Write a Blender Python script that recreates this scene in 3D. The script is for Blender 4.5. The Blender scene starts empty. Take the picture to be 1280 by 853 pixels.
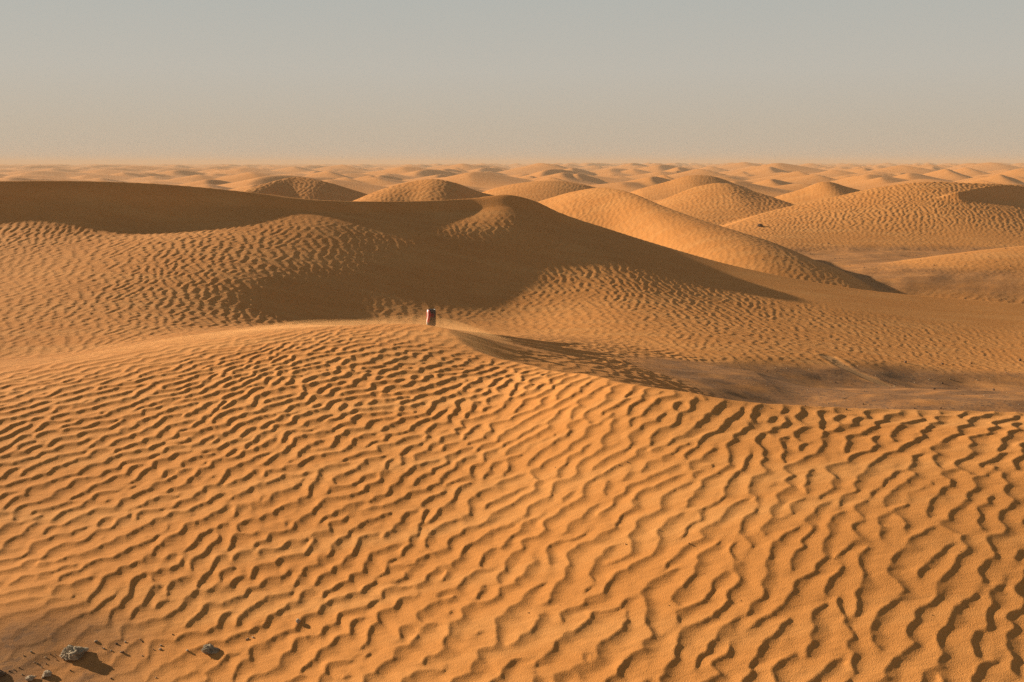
import bpy, bmesh, math, random
import numpy as np
from mathutils import Vector, Matrix, noise as mnoise

# ------------------------------------------------------------------ scene
sc = bpy.context.scene
col = sc.collection
EYE = 1.75                                   # eye height above the lowest ground
cam_d = bpy.data.cameras.new('camera'); cam = bpy.data.objects.new('camera', cam_d); col.objects.link(cam)
cam.location = (0, 0, EYE); cam.rotation_euler = (math.radians(90 - 9.21), 0, 0)
cam_d.sensor_width = 36.0; cam_d.lens = 36.0 * 1372 / 1280; cam_d.clip_start = .05; cam_d.clip_end = 5000
sc.camera = cam

SUN_AZ = math.atan2(-.88, .475)               # measured from +Y towards +X
SUN_EL = math.radians(17)
sdir = Vector((math.sin(SUN_AZ) * math.cos(SUN_EL), math.cos(SUN_AZ) * math.cos(SUN_EL), math.sin(SUN_EL)))
sd = bpy.data.lights.new('sun', 'SUN'); sun = bpy.data.objects.new('sun', sd); col.objects.link(sun)
sd.energy = 4.6; sd.angle = math.radians(.55); sd.color = (1, 0.8, 0.58)
sun.rotation_euler = sdir.to_track_quat('Z', 'Y').to_euler(); sun.location = sdir * 50

w = bpy.data.worlds.new('World'); sc.world = w; w.use_nodes = True
nt = w.node_tree; nt.nodes.clear()
def N(nt, t, **kw):
    n = nt.nodes.new(t)
    for k, v in kw.items():
        if k.startswith('i_'):
            n.inputs[k[2:].replace('_', ' ')].default_value = v
        else: setattr(n, k, v)
    return n
out = N(nt, 'ShaderNodeOutputWorld'); bg = N(nt, 'ShaderNodeBackground'); bg.inputs[1].default_value = 0.085
sky = N(nt, 'ShaderNodeTexSky', sky_type='NISHITA', sun_disc=False, sun_elevation=SUN_EL, sun_rotation=SUN_AZ,
        altitude=50, air_density=1.0, dust_density=1.5, ozone_density=1.0)
tcn = N(nt, 'ShaderNodeTexCoord'); sx = N(nt, 'ShaderNodeSeparateXYZ'); nt.links.new(tcn.outputs['Generated'], sx.inputs[0])
dust = N(nt, 'ShaderNodeValToRGB'); cr = dust.color_ramp
for e, c in zip([cr.elements[0], cr.elements[1], cr.elements.new(.045), cr.elements.new(.14), cr.elements.new(.35)], []): pass
STOPS = [(0, (2.8, 2.42, 1.9)), (.03, (2.8, 2.45, 1.95)), (.08, (2.74, 2.6, 2.28)), (.15, (2.42, 2.5, 2.34)), (.4, (1.15, 1.2, 1.15)), (1, (.65, .75, .82))]
while len(cr.elements) > 1: cr.elements.remove(cr.elements[0])
for k, (p_, c) in enumerate(STOPS):
    e = cr.elements[0] if k == 0 else cr.elements.new(p_)
    e.position = p_; e.color = (*c, 1)
nt.links.new(sx.outputs[2], dust.inputs[0])
mx = N(nt, 'ShaderNodeMix', data_type='RGBA'); mx.inputs[0].default_value = .99
nt.links.new(sky.outputs[0], mx.inputs[6]); nt.links.new(dust.outputs[0], mx.inputs[7]); nt.links.new(mx.outputs[2], bg.inputs[0])
nt.links.new(bg.outputs[0], out.inputs[0])

vs = sc.view_settings; vs.view_transform = 'Standard'; vs.look = 'None'; vs.gamma = 1; vs.use_curve_mapping = False
vs.exposure = 1.1
sc.render.engine = 'CYCLES'
sc.cycles.use_denoising = False
sc.cycles.max_bounces = 6; sc.cycles.diffuse_bounces = 3; sc.cycles.volume_bounces = 1
sc.cycles.volume_step_rate = 1; sc.cycles.volume_max_steps = 128
sc.cycles.use_adaptive_sampling = True; sc.cycles.adaptive_threshold = .01

# ------------------------------------------------------------------ noise helpers
def fnoise(ny, nx, ls, lt, rng):
    fy = np.fft.fftfreq(ny)[:, None]; fx = np.fft.fftfreq(nx)[None, :]
    H = np.exp(-2 * np.pi ** 2 * ((fx * ls) ** 2 + (fy * lt) ** 2))
    r = np.fft.ifft2(np.fft.fft2(rng.normal(size=(ny, nx))) * H).real
    return r / r.std()
def blur(h, b):
    ny, nx = h.shape
    fy = np.fft.fftfreq(ny)[:, None]; fx = np.fft.fftfreq(nx)[None, :]
    return np.fft.ifft2(np.fft.fft2(h) * np.exp(-2 * np.pi ** 2 * b ** 2 * (fx ** 2 + fy ** 2))).real
def worley(ny, nx, cs, ct, rng):
    gy = max(3, int(round(ny / ct))); gx = max(3, int(round(nx / cs)))
    px = rng.random((gy, gx)) * .9 + .05; py = rng.random((gy, gx)) * .9 + .05; pw = rng.random((gy, gx)) * .35
    Y, X = np.mgrid[0:ny, 0:nx]; X = X * gx / nx; Y = Y * gy / ny
    X = X + .25 * fnoise(ny, nx, cs * .5, ct * .5, rng); Y = Y + .15 * fnoise(ny, nx, cs * .5, ct * .5, rng)
    ix = np.floor(X).astype(int); iy = np.floor(Y).astype(int); best = np.full((ny, nx), 9.)
    for dy in (-1, 0, 1):
        for dx in (-1, 0, 1):
            jx = (ix + dx) % gx; jy = (iy + dy) % gy
            best = np.minimum(best, (X - ix - dx - px[jy, jx]) ** 2 * .5 + (Y - iy - dy - py[jy, jx]) ** 2 + pw[jy, jx])
    return best
def grid_sample(T, fx, fy):                  # bilinear, periodic; fx along axis 1
    ny, nx = T.shape
    x0 = np.floor(fx); y0 = np.floor(fy); a = (fx - x0).astype(np.float32); b = (fy - y0).astype(np.float32)
    x0 = x0.astype(np.int64) % nx; y0 = y0.astype(np.int64) % ny; x1 = (x0 + 1) % nx; y1 = (y0 + 1) % ny
    return (T[y0, x0] * (1 - a) + T[y0, x1] * a) * (1 - b) + (T[y1, x0] * (1 - a) + T[y1, x1] * a) * b
def smooth(a, b, x):
    t = np.clip((x - a) / (b - a), 0, 1); return t * t * (3 - 2 * t)
def smax(a, b, k):
    h = np.clip(.5 + .5 * (a - b) / k, 0, 1); return b * (1 - h) + a * h + k * h * (1 - h)

# ------------------------------------------------------------------ wind ripples: slabs of sand hopping downwind
def blown_sand(n, sweeps, seed, depth=3.0, hop=4, p=.18, slab=.3, tan=.27, rep=.55):
    rng = np.random.default_rng(seed)
    h = depth + rng.random((n, n))
    for k in range(sweeps):
        o = np.full_like(h, -1e9)
        for q in range(1, 13): o = np.maximum(o, np.roll(h, q, 1) - tan * q)
        sh = o > h
        m = (rng.random((n, n)) < p) & (~sh) & (h > .02)
        y, x = np.nonzero(m); q = np.minimum(h[m], slab); h[y, x] -= q
        for j in range(8):
            if len(x) == 0: break
            x = (x + hop + rng.integers(-1, 2, len(x))) % n
            y = (y + rng.integers(-1, 2, len(y)) * (rng.random(len(y)) < .4)) % n
            d = rng.random(len(x)) < np.where(sh[y, x], 1.0, np.where(h[y, x] > .05, .6, .4))
            if j == 7: d[:] = True
            np.add.at(h, (y[d], x[d]), q[d]); x = x[~d]; y = y[~d]; q = q[~d]
        for _ in range(2):
            for ax in (0, 1):
                d = np.roll(h, -1, ax) - h; e = np.sign(d) * np.clip(np.abs(d) - rep, 0, None) * .25
                h = h + e - np.roll(e, 1, ax)
        h = h + .02 * (np.roll(h, 1, 0) + np.roll(h, -1, 0) + np.roll(h, 1, 1) + np.roll(h, -1, 1) - 4 * h)
    return h
RN, LAM = 512, 21.0                         # cells, cells per ripple
def ripple_tile(seed, sweeps, b=2.2, scal=.36, fine=.08, lee=.40):
    rng = np.random.default_rng(seed + 50)
    h = blown_sand(RN, sweeps, seed); h = blur(h, b); h = h - blur(h, LAM * .9)
    F = np.fft.fftshift(np.fft.fft2(h)); p = RN // 2
    h = np.fft.ifft2(np.fft.ifftshift(np.pad(F, ((p, p), (p, p))))).real * 4
    n2 = RN * 2; L2 = LAM * 2
    F = np.fft.fft2(h); F = F * (np.fft.fftfreq(n2) > 0)[None, :] * 2; Z = np.fft.ifft2(F)
    u = (np.angle(Z) / (2 * np.pi) - scal * worley(n2, n2, 1.4 * L2, .8 * L2, rng)
         - scal * fine * worley(n2, n2, .6 * L2, .35 * L2, rng) + .02 * fnoise(n2, n2, .3 * L2, .3 * L2, rng)) % 1
    a = np.abs(Z); a = np.clip(a / np.median(a), 0, 1.7) ** .22
    Lf = (1 - np.clip(u / lee, 0, 1)) ** 2.1; t = np.clip((u - lee) / (1 - lee), 0, 1)
    pr = np.where(u < lee, Lf, .2 * t + .8 * t ** 1.6) - .33
    return blur(pr * a, .55).astype(np.float32)
TILE = ripple_tile(3, 520)
TILE2 = np.ascontiguousarray(TILE[::-1, :])
WAVE = 0.079
CPM = LAM * 2 / WAVE                         # tile samples per metre
def ripples(s, t, T=TILE): return grid_sample(T, s * CPM, t * CPM)
NOISE = [fnoise(512, 512, 6, 6, np.random.default_rng(90 + i)).astype(np.float32) for i in range(4)]
def vnoise(x, y, scale, k=0, sx=1.0): return grid_sample(NOISE[k], x / scale * 6 * sx + 37.3 * k + 200, y / scale * 6 + 11.7 * k + 100)

# ------------------------------------------------------------------ land forms
class Thin:                                   # thin-plate surface through surveyed points (x, y, z)
    def __init__(s, P, lam=1e-3):
        P = np.array(P, float); n = len(P); s.P = P
        r = np.hypot(P[:, None, 0] - P[None, :, 0], P[:, None, 1] - P[None, :, 1])
        K = np.where(r > 0, r * r * np.log(r + 1e-9), 0) + lam * np.eye(n)
        A = np.zeros((n + 3, n + 3)); A[:n, :n] = K; A[:n, n] = 1; A[:n, n + 1:] = P[:, :2]; A[n:, :n] = A[:n, n:].T
        s.w = np.linalg.solve(A, np.r_[P[:, 2], 0, 0, 0])
    def __call__(s, x, y):
        sh = np.shape(x); x = np.ravel(x); y = np.ravel(y)
        r = s.w[-3] + s.w[-2] * x + s.w[-1] * y
        for (px, py, _), wt in zip(s.P, s.w):
            d2 = (x - px) ** 2 + (y - py) ** 2 + 1e-12
            r += wt * .5 * d2 * np.log(d2)
        return r.reshape(sh)
def curve(P, x, k):                           # smooth interpolation of column k over x
    P = np.array(P, float); o = np.argsort(P[:, 0]); P = P[o]
    X, Y = P[:, 0], P[:, k]
    m = np.gradient(Y, X); i = np.clip(np.searchsorted(X, x) - 1, 0, len(X) - 2)
    h = X[i + 1] - X[i]; t = np.clip((x - X[i]) / h, 0, 1)
    return ((2 * t ** 3 - 3 * t ** 2 + 1) * Y[i] + (t ** 3 - 2 * t ** 2 + t) * h * m[i] + (-2 * t ** 3 + 3 * t ** 2) * Y[i + 1] + (t ** 3 - t ** 2) * h * m[i + 1])

FORE = [(-2.631, 3.6, -1.793), (-2.89, 4.0, -1.687), (-3.351, 4.7, -1.569), (-4.08, 5.8, -1.44), (-1.767, 3.55, -1.768), (-1.921, 3.9, -1.677), (-2.124, 4.35, -1.625), (-2.461, 5.1, -1.503), (-2.819, 5.9, -1.374), (-0.858, 3.45, -1.718), (-1.026, 4.2, -1.569), (-1.182, 4.9, -1.444), (-1.35, 5.65, -1.316), (-1.587, 6.7, -1.204), (-0.417, 3.35, -1.669), (-0.573, 4.75, -1.4), (-0.685, 5.75, -1.251), (-0.842, 6.7, -1.154), (0.0, 3.25, -1.619), (0.0, 3.95, -1.476), (0.0, 4.6, -1.355), (0.0, 5.3, -1.234), (0.0, 5.95, -1.186), (0.452, 5.05, -1.137), (0.771, 3.1, -1.544), (0.891, 3.65, -1.364), (1.013, 4.2, -1.238), (1.125, 4.7, -1.148), (1.493, 3.0, -1.494), (1.734, 3.55, -1.326), (1.978, 4.1, -1.208), (2.227, 4.65, -1.154), (2.123, 3.0, -1.494), (2.465, 3.55, -1.326), (2.813, 4.1, -1.208), (3.169, 4.65, -1.172), (-4.998, 7.0, -1.459), (-4.007, 7.1, -1.405), (-3.094, 7.2, -1.327), (-2.297, 7.4, -1.241), (-1.682, 7.6, -1.184), (-1.142, 7.75, -1.155), (-0.742, 7.75, -1.138), (-0.49, 7.55, -1.137), (-0.303, 6.95, -1.171), (0.0, 6.5, -1.188), (0.265, 5.95, -1.146), (0.453, 5.55, -1.102), (0.665, 5.2, -1.084), (0.865, 5.05, -1.087), (1.074, 4.97, -1.104), (1.329, 4.95, -1.119), (1.773, 4.95, -1.138), (2.365, 4.95, -1.153), (3.369, 4.9, -1.167)]
LARGE = [(-5.618, 8.5, -1.688), (-6.617, 10.1, -1.438), (-7.927, 12.2, -1.107), (-9.379, 14.55, -0.603), (-9.696, 15.1, -0.258), (-4.222, 8.9, -1.654), (-4.805, 10.2, -1.452), (-5.613, 12.0, -1.177), (-6.325, 13.6, -0.839), (-6.743, 14.55, -0.582), (-6.971, 15.1, -0.236), (-3.056, 9.4, -1.563), (-3.799, 11.8, -1.244), (-4.38, 13.7, -0.845), (-4.703, 14.75, -0.654), (-4.858, 15.3, -0.283), (-2.455, 10.4, -1.62), (-2.845, 12.15, -1.281), (-3.166, 13.6, -0.937), (-3.387, 14.6, -0.689), (-3.584, 15.5, -0.409), (-2.049, 11.6, -1.652), (-2.222, 12.65, -1.334), (-2.386, 13.65, -1.04), (-2.542, 14.6, -0.742), (-2.691, 15.5, -0.509), (-1.595, 12.05, -1.626), (-1.77, 13.47, -1.223), (-1.915, 14.65, -0.85), (-2.057, 15.8, -0.53), (-0.919, 12.5, -1.668), (-1.016, 13.92, -1.264), (-1.094, 15.07, -0.875), (-1.172, 16.2, -0.543), (0.0, 12.75, -1.768), (0.0, 13.95, -1.471), (0.0, 14.69, -1.205), (0.0, 15.56, -0.847), (0.0, 16.6, -0.473), (1.027, 11.6, -1.825), (1.112, 12.6, -1.747), (1.222, 13.9, -1.568), (1.33, 15.2, -1.247), (1.429, 16.4, -0.964), (2.115, 11.0, -1.895), (2.581, 13.5, -1.822), (2.855, 15.0, -1.604), (2.998, 15.8, -1.411), (3.431, 11.3, -2.048), (4.338, 14.4, -1.89), (4.625, 15.4, -1.714), (5.787, 12.2, -2.267), (6.697, 14.2, -2.128), (7.144, 15.2, -1.939), (7.835, 11.6, -2.26), (10.047, 15, -2.136)]
LARGE_CREST = [(-9.696, 15.1, -0.258), (-8.061, 15.1, -0.247), (-6.971, 15.1, -0.236), (-5.92, 15.2, -0.238), (-4.858, 15.3, -0.283), (-3.584, 15.5, -0.409), (-2.691, 15.5, -0.509), (-1.943, 15.8, -0.541), (-1.172, 16.2, -0.543), (-0.597, 16.5, -0.518), (0.0, 16.6, -0.473), (0.3, 16.6, -0.545), (0.717, 16.5, -0.731), (1.429, 16.4, -0.964), (2.228, 16.1, -1.203), (2.998, 15.8, -1.411), (4.625, 15.4, -1.714), (7.144, 15.2, -1.939), (10.047, 15, -2.136)]
BRINK = [(-4.998, 7.0, -1.459, 0.12), (-4.007, 7.1, -1.405, 0.12), (-3.094, 7.2, -1.327, 0.12), (-2.297, 7.4, -1.241, 0.12), (-1.682, 7.6, -1.184, 0.13), (-1.142, 7.75, -1.155, 0.15), (-0.742, 7.75, -1.138, 0.2), (-0.49, 7.55, -1.137, 0.3), (-0.303, 6.95, -1.171, 0.42), (0.0, 6.5, -1.188, 0.42), (0.265, 5.95, -1.146, 0.4), (0.453, 5.55, -1.102, 0.36), (0.665, 5.2, -1.084, 0.38), (0.865, 5.05, -1.087, 0.42), (1.074, 4.97, -1.104, 0.45), (1.329, 4.95, -1.119, 0.5), (1.773, 4.95, -1.138, 0.5), (2.365, 4.95, -1.153, 0.5), (3.369, 4.9, -1.167, 0.5)]
DUNES = [{'label': 'steep dark slip face notched into the right shoulder of the broad orange dune', 'crest': [(10.265, 25.6, -0.657), (10.671, 25.7, -0.586), (11.266, 25.8, -0.505), (11.777, 25.9, -0.516), (12.585, 26, -0.667)], 'base': -1.0, 'front': 0.95, 'back': 2.5, 'sharp': 0.9}, {'label': 'rippled dune with a dark hollow on its right shoulder, just behind the long shaded dune', 'crest': [(-1.669, 23, -1.252), (-0.333, 23, -1.053), (0.665, 23, -0.755), (1.235, 22.8, -0.585), (1.892, 22.4, -0.494), (2.284, 21.8, -0.559), (2.834, 20.6, -0.794), (3.395, 19.5, -1.005), (3.893, 18.8, -1.159), (4.307, 18.5, -1.288), (4.776, 18.2, -1.479), (4.991, 18, -1.581)], 'base': -1.74, 'front': 4.6, 'back': 4, 'sharp': 0.3}, {'label': 'broad orange dune with a dark slip face at the right edge', 'crest': [(3.012, 23, -1.585), (4.683, 24.8, -1.439), (6.075, 26.2, -1.142), (7.751, 26.8, -0.822), (8.967, 27, -0.577), (9.934, 27, -0.461), (11.105, 27, -0.48), (12.902, 27.5, -0.548), (15.367, 28, -0.638), (18.451, 28, -1.12)], 'base': -1.7, 'front': 5.6, 'back': 5, 'sharp': 0.5}, {'label': 'low rippled rise of orange sand below the broad dune', 'crest': [(3.743, 17.6, -2.089), (4.795, 18.2, -1.919), (5.978, 18.6, -1.756), (7.482, 19, -1.586), (9.088, 19.5, -1.457), (11.786, 20, -1.378)], 'base': -2.0, 'front': 3.6, 'back': 2.6, 'sharp': 0.1}, {'label': 'small lit dome dune standing behind the crest of the long shaded dune', 'crest': [(-3.665, 23, -0.953), (-3.328, 23, -0.788), (-2.715, 23.5, -0.535), (-2.077, 24, -0.375), (-1.644, 24, -0.341), (-1.212, 24, -0.427), (-0.708, 24.5, -0.628), (0.362, 25, -0.82)], 'base': -1.7, 'front': 5, 'back': 5, 'sharp': 0.35}, {'label': 'pale low dune with a streaked dark side between two lit dunes', 'crest': [(-1.157, 32, -0.935), (-0.462, 32, -0.706), (0.231, 32, -0.569), (1.154, 32, -0.5), (1.963, 32, -0.592), (3.006, 32, -0.867)], 'base': -1.7, 'front': 6, 'back': 6, 'sharp': 0.3}, {'label': 'rounded dune with rippled side left of the sharp peaked dune', 'crest': [(3.692, 30, -1.157), (4.504, 30.4, -0.845), (5.3, 30.6, -0.588), (5.832, 30.5, -0.542), (6.61, 30, -0.769), (7.558, 29, -1.118)], 'base': -1.7, 'front': 6, 'back': 5, 'sharp': 0.6}, {'label': 'sharp peaked dune with a dark right face behind the broad orange dune', 'crest': [(7.602, 35, -1.35), (8.35, 35, -1.048), (9.1, 35, -0.822), (9.897, 35, -0.572), (10.613, 35, -0.747), (11.637, 35, -0.998)], 'base': -1.7, 'front': 5, 'back': 5, 'sharp': 0.6}, {'label': 'low dune beyond the left part of the long shaded crest', 'crest': [(-7.618, 27, -0.925), (-6.83, 27, -0.75), (-6.264, 28, -0.518), (-5.75, 29, -0.371), (-5.02, 29, -0.453), (-3.981, 29, -0.744)], 'base': -1.7, 'front': 5, 'back': 5, 'sharp': 0.4}, {'label': 'small dark capped dune in front of the far field, above the rounded dune', 'crest': [(5.199, 45, -1.025), (6.168, 45, -0.768), (7.297, 45, -0.479), (8.109, 45, -0.511), (9.257, 45, -0.896)], 'base': -1.7, 'front': 5, 'back': 5, 'sharp': 0.5}]
FLOOR_Z = -1.80
APRON = [(0, 6.6, -1.31), (.25, 6.15, -1.31), (.5, 5.75, -1.275), (.72, 5.5, -1.23), (-.28, 7.25, -1.255), (.4, 7.0, -1.345), (.15, 7.6, -1.33), (.0, 8.5, -1.45), (.6, 7.7, -1.42), (1, 8, -1.56), (1.5, 8, -1.71),
         (1.1, 6.9, -1.53), (1.1, 5.7, -1.46), (1.5, 6.0, -1.68), (1.6, 7, -1.74), (2.1, 7, -1.84), (2.0, 5.7, -1.82), (-.7, 8.5, -1.36), (-.45, 8.0, -1.27), (-1.4, 8.9, -1.48), (0, 10.3, -1.64), (1, 10, -1.74), (-1.2, 10.5, -1.66), (0, 11.5, -1.76), (1.4, 11.3, -1.9), (-1.4, 11.6, -1.78), (-2.2, 10.3, -1.66), (2.1, 9, -1.86), (-2, 8.8, -1.52)]
apron_s = Thin(APRON); fore_s = Thin(FORE); large_s = Thin(LARGE, 1e-4)
def fall(x, y): return .11 * np.clip(x + .3, 0, 4.5) * smooth(8.0, 11.5, y) * smooth(17.5, 15, y)
def floor_h(x, y):
    z = FLOOR_Z + .02 * vnoise(x, y, 1.6, 0) + .03 * vnoise(x, y, 4.5, 1)
    z = z - fall(x, y)     # the ground falls away to the right
    z = z + .12 * smooth(2.0, -1.0, x) * smooth(6.5, 8.0, y) * smooth(13, 11, y)     # the trough behind the near dune fills to the left
    return z
def apron_h(x, y, d):                         # a low apron of sand behind the brink
    cx = np.clip(x, -2, 2.2); cy = np.clip(y, 5.2, 11.5)
    return np.minimum(apron_s(cx, cy), -1.15) - .3 * np.hypot(x - cx, y - cy) + .010 * vnoise(x, y, .9, 1) - .8 * np.clip(.04 - d, 0, 9)
def along(x, y, B):                           # nearest point, signed distance and lee steepness along the near dune's brink
    best = np.full(x.shape, 1e9); px = x * 0; py = x * 0; sg = x * 0; tt = x * 0
    for i in range(len(B) - 1):
        a, b = B[i], B[i + 1]; dx, dy = b[0] - a[0], b[1] - a[1]; L = dx * dx + dy * dy
        t = np.clip(((x - a[0]) * dx + (y - a[1]) * dy) / L, 0, 1)
        qx = a[0] + t * dx; qy = a[1] + t * dy; d = np.hypot(x - qx, y - qy); m = d < best
        best = np.where(m, d, best); px = np.where(m, qx, px); py = np.where(m, qy, py); tt = np.where(m, i + t, tt)
        sg = np.where(m, np.sign(dx * (y - a[1]) - dy * (x - a[0])), sg)
    f = np.arange(len(B)); return best * sg, px, py, [np.interp(tt, f, [b[k] for b in B]) for k in (2,)]
BL = []                                       # the brink as a smooth, slightly wandering line
_b = np.array(BRINK); _s = np.r_[0, np.cumsum(np.hypot(np.diff(_b[:, 0]), np.diff(_b[:, 1])))]
for i, s_ in enumerate(np.linspace(0, _s[-1], 110)):
    a, b = (curve(np.c_[_s, _b], np.array([s_]), k)[0] for k in (1, 2)); c, d, e = (float(np.interp(s_, _s, _b[:, k])) for k in (3, 3, 3))
    k = min(1, max(0, (c - .2) / .1)); BL.append((a + k * (.014 * math.sin(i * .8) + .008 * math.sin(i * 2.1 + 1)), b, c, d, e))
def fore_h(x, y):
    d, px, py, (st,) = along(x, y, BL)
    n = .005 * vnoise(x, y, .9, 2) + .012 * vnoise(x, y, 2.5, 3)
    z0 = fore_s(np.clip(np.where(d > 0, px, x), -7, 6), np.clip(np.where(d > 0, py, y), 2, 9.5))
    dp = np.clip(d, 0, None)
    lee = st * (np.sqrt(dp * dp + .03 ** 2) - .03)
    return np.where(d > 0, z0 - lee, z0) - .3 * np.clip(-7 - x, 0, 9) - .1 * np.clip(x - 6, 0, 9) + n, d
def large_h(x, y):
    xc = np.clip(x, -9, 8)
    yc = curve(LARGE_CREST, xc, 1) + .06 * vnoise(x, y * 0, 1.3, 1) + .03 * vnoise(x, y * 0, .5, 2)
    z0 = large_s(xc, np.clip(np.minimum(y, yc), 6.5, 30))
    zc = curve(LARGE_CREST, xc, 2); k = np.clip(1 - np.clip(yc - y, 0, None) / 1.3, 0, 1)
    z0 = z0 + (zc - large_s(xc, yc)) * k * k * (3 - 2 * k)
    dn = np.clip(yc - y, 0, None); z0 = z0 - 0.065 * (.8 + .30 * vnoise(x, y * 0, 2.0, 2)) * smooth(0, .34, dn) * smooth(4.6, .5, dn) * smooth(1.8, .6, x)      # the crest steepens to a small slip face
    d = np.clip(y - yc, 0, None)
    z = z0 - .30 * d - .02 * d * d - .06 * np.clip(10.2 + .5 * np.clip(x - 1, 0, 3) - y, 0, 9) * smooth(.2, 1.5, x)
    return z + .015 * vnoise(x, y, 2.2, 2) * smooth(15.2, 13, y), yc
def dune_h(x, y, D):
    P = D['crest']; P = np.array(P)
    X0, X1 = P[:, 0].min(), P[:, 0].max(); xc = np.clip(x, X0, X1)
    yc = curve(P, xc, 1); zc = curve(P, xc, 2); B0 = D['base'] - fall(x, y) - .06; H = np.maximum(zc - B0, 0)
    df = np.clip((yc - y) / D['front'], 0, None); db = np.clip((y - yc) / D['back'], 0, None)
    s = D['sharp']
    def g(d, s): d = np.clip(d, 0, 1); return (1 - s) * (1 - d * d) ** 2 + s * ((1 - d) ** 1.6)
    z = B0 - .08 + (H + .08) * np.where(y < yc, g(df, s), g(db, s))
    e = np.hypot(x - xc, 0); z = z - .3 * e - .2 * e * e
    return np.where((df < 1) & (db < 1), z, -9.)
def field_h(x, y):                            # the dune field running to the horizon
    z = np.full(x.shape, -1.72)
    near = smooth(30, 44, y)
    for cell, hmin, hmax, seed, amount, start in ((8.0, .20, .95, 1, .8, 30), (12.0, .45, 1.35, 2, .8, 52), (19.0, .9, 2.0, 3, .8, 120)):
        rng = np.random.default_rng(seed); K = 64
        R = rng.random((K, K, 6))
        u = x / cell; v = y / (cell * .8); iu = np.floor(u).astype(int); iv = np.floor(v).astype(int)
        for dv in (-1, 0, 1):
            for du in (-1, 0, 1):
                r = R[(iv + dv) % K, (iu + du) % K]
                cx = (iu + du + .15 + .7 * r[..., 0]); cy = (iv + dv + .15 + .7 * r[..., 1])
                dx = (u - cx) * cell; dy = (v - cy) * cell * .8
                ang = -.25 + 1.0 * (r[..., 5] - .5); ca, sa = np.cos(ang), np.sin(ang)
                a = dx * ca + dy * sa; b = -dx * sa + dy * ca
                h = (hmin + (hmax - hmin) * r[..., 2]) * (r[..., 3] < amount)
                side = smooth(-60, 30, cx * cell - .0 * cy); h = h * (.72 + .28 * side)
                wl = cell * (.42 + .22 * r[..., 4]); wr = np.where(r[..., 3] < .6 * amount, np.maximum(h * 2.0, .22 * cell), wl * .9)
                ba = np.abs(b) / (cell * (.34 + .2 * r[..., 2]))
                crest = a - .25 * cell * (ba * ba - .25)
                rd = np.sqrt(crest * crest + (.04 * wl) ** 2) - .04 * wl
                prof = np.where(crest < 0, np.clip(1 - rd / wl, 0, 1) ** 1.3, np.clip(1 - rd / wr, 0, 1) ** 1.15)
                zz = -1.75 + h * prof * np.clip(1 - ba * ba, 0, 1) ** 1.2
                zz = np.where(h > 0, zz, -9)
                on = smooth(start, start + 12, cy * cell * .8)
                zz = zz * on + -1.8 * (1 - on)
                z = smax(z, zz, .05)
    return np.where(y > 28, z * near + -1.72 * (1 - near), -1.72)

# ------------------------------------------------------------------ one sheet of ground, finer where it is near
def steps(a, b, r):
    n = int(math.log((b + 1.0) / (a + 1.0)) / math.log(1 + r)); return (a + 1.0) * ((b + 1.0) / (a + 1.0)) ** (np.arange(n) / n) - 1.0
q = 0.85
Y1 = np.concatenate([np.linspace(-1.2, 2.4, 40, endpoint=False), steps(2.4, 8.2, .0017 * q), steps(8.2, 17, .0018 * q), steps(17, 30, .0016 * q), steps(30, 60, .0035 * q), steps(60, 900, .008 * q), [900]])
half = np.concatenate([np.arange(0, .49, .00115 * q), np.linspace(.49, .72, int(130 / q)), np.linspace(.725, 1.0, 40)])
A1 = np.concatenate([-half[:0:-1], half])
YY, AA = np.meshgrid(Y1, A1, indexing='ij')
XX = AA * (YY + 1.5)
print('GRID', XX.shape)
def macro(x, y):
    near = y < 18
    zf = floor_h(x, y)
    zA = np.full(x.shape, -9.); bd = np.full(x.shape, 9.); zA[near], bd[near] = fore_h(x[near], y[near])
    zf[near] = smax(zf[near], apron_h(x[near], y[near], bd[near]), .06)
    lm = y < 32; zB = np.full(x.shape, -9.); yc = np.full(x.shape, 99.)
    zB[lm], yc[lm] = large_h(x[lm], y[lm])
    zD = []
    for D in DUNES:
        r = np.full(x.shape, -9.); m = (y > 13) & (y < 62); r[m] = dune_h(x[m], y[m], D); zD.append(r)
    zF = np.full(x.shape, -9.); m = y > 28; zF[m] = field_h(x[m], y[m])
    z = smax(zf, zF, .04)
    for r in zD: z = smax(z, r, .07)
    z = smax(z, zB, .06)
    z = smax(z, zA, .05)
    return z, dict(floor=zf, fore=zA, large=zB, dunes=zD, field=zF, yc=yc, bd=bd)
ZM, LY = macro(XX, YY)
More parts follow.
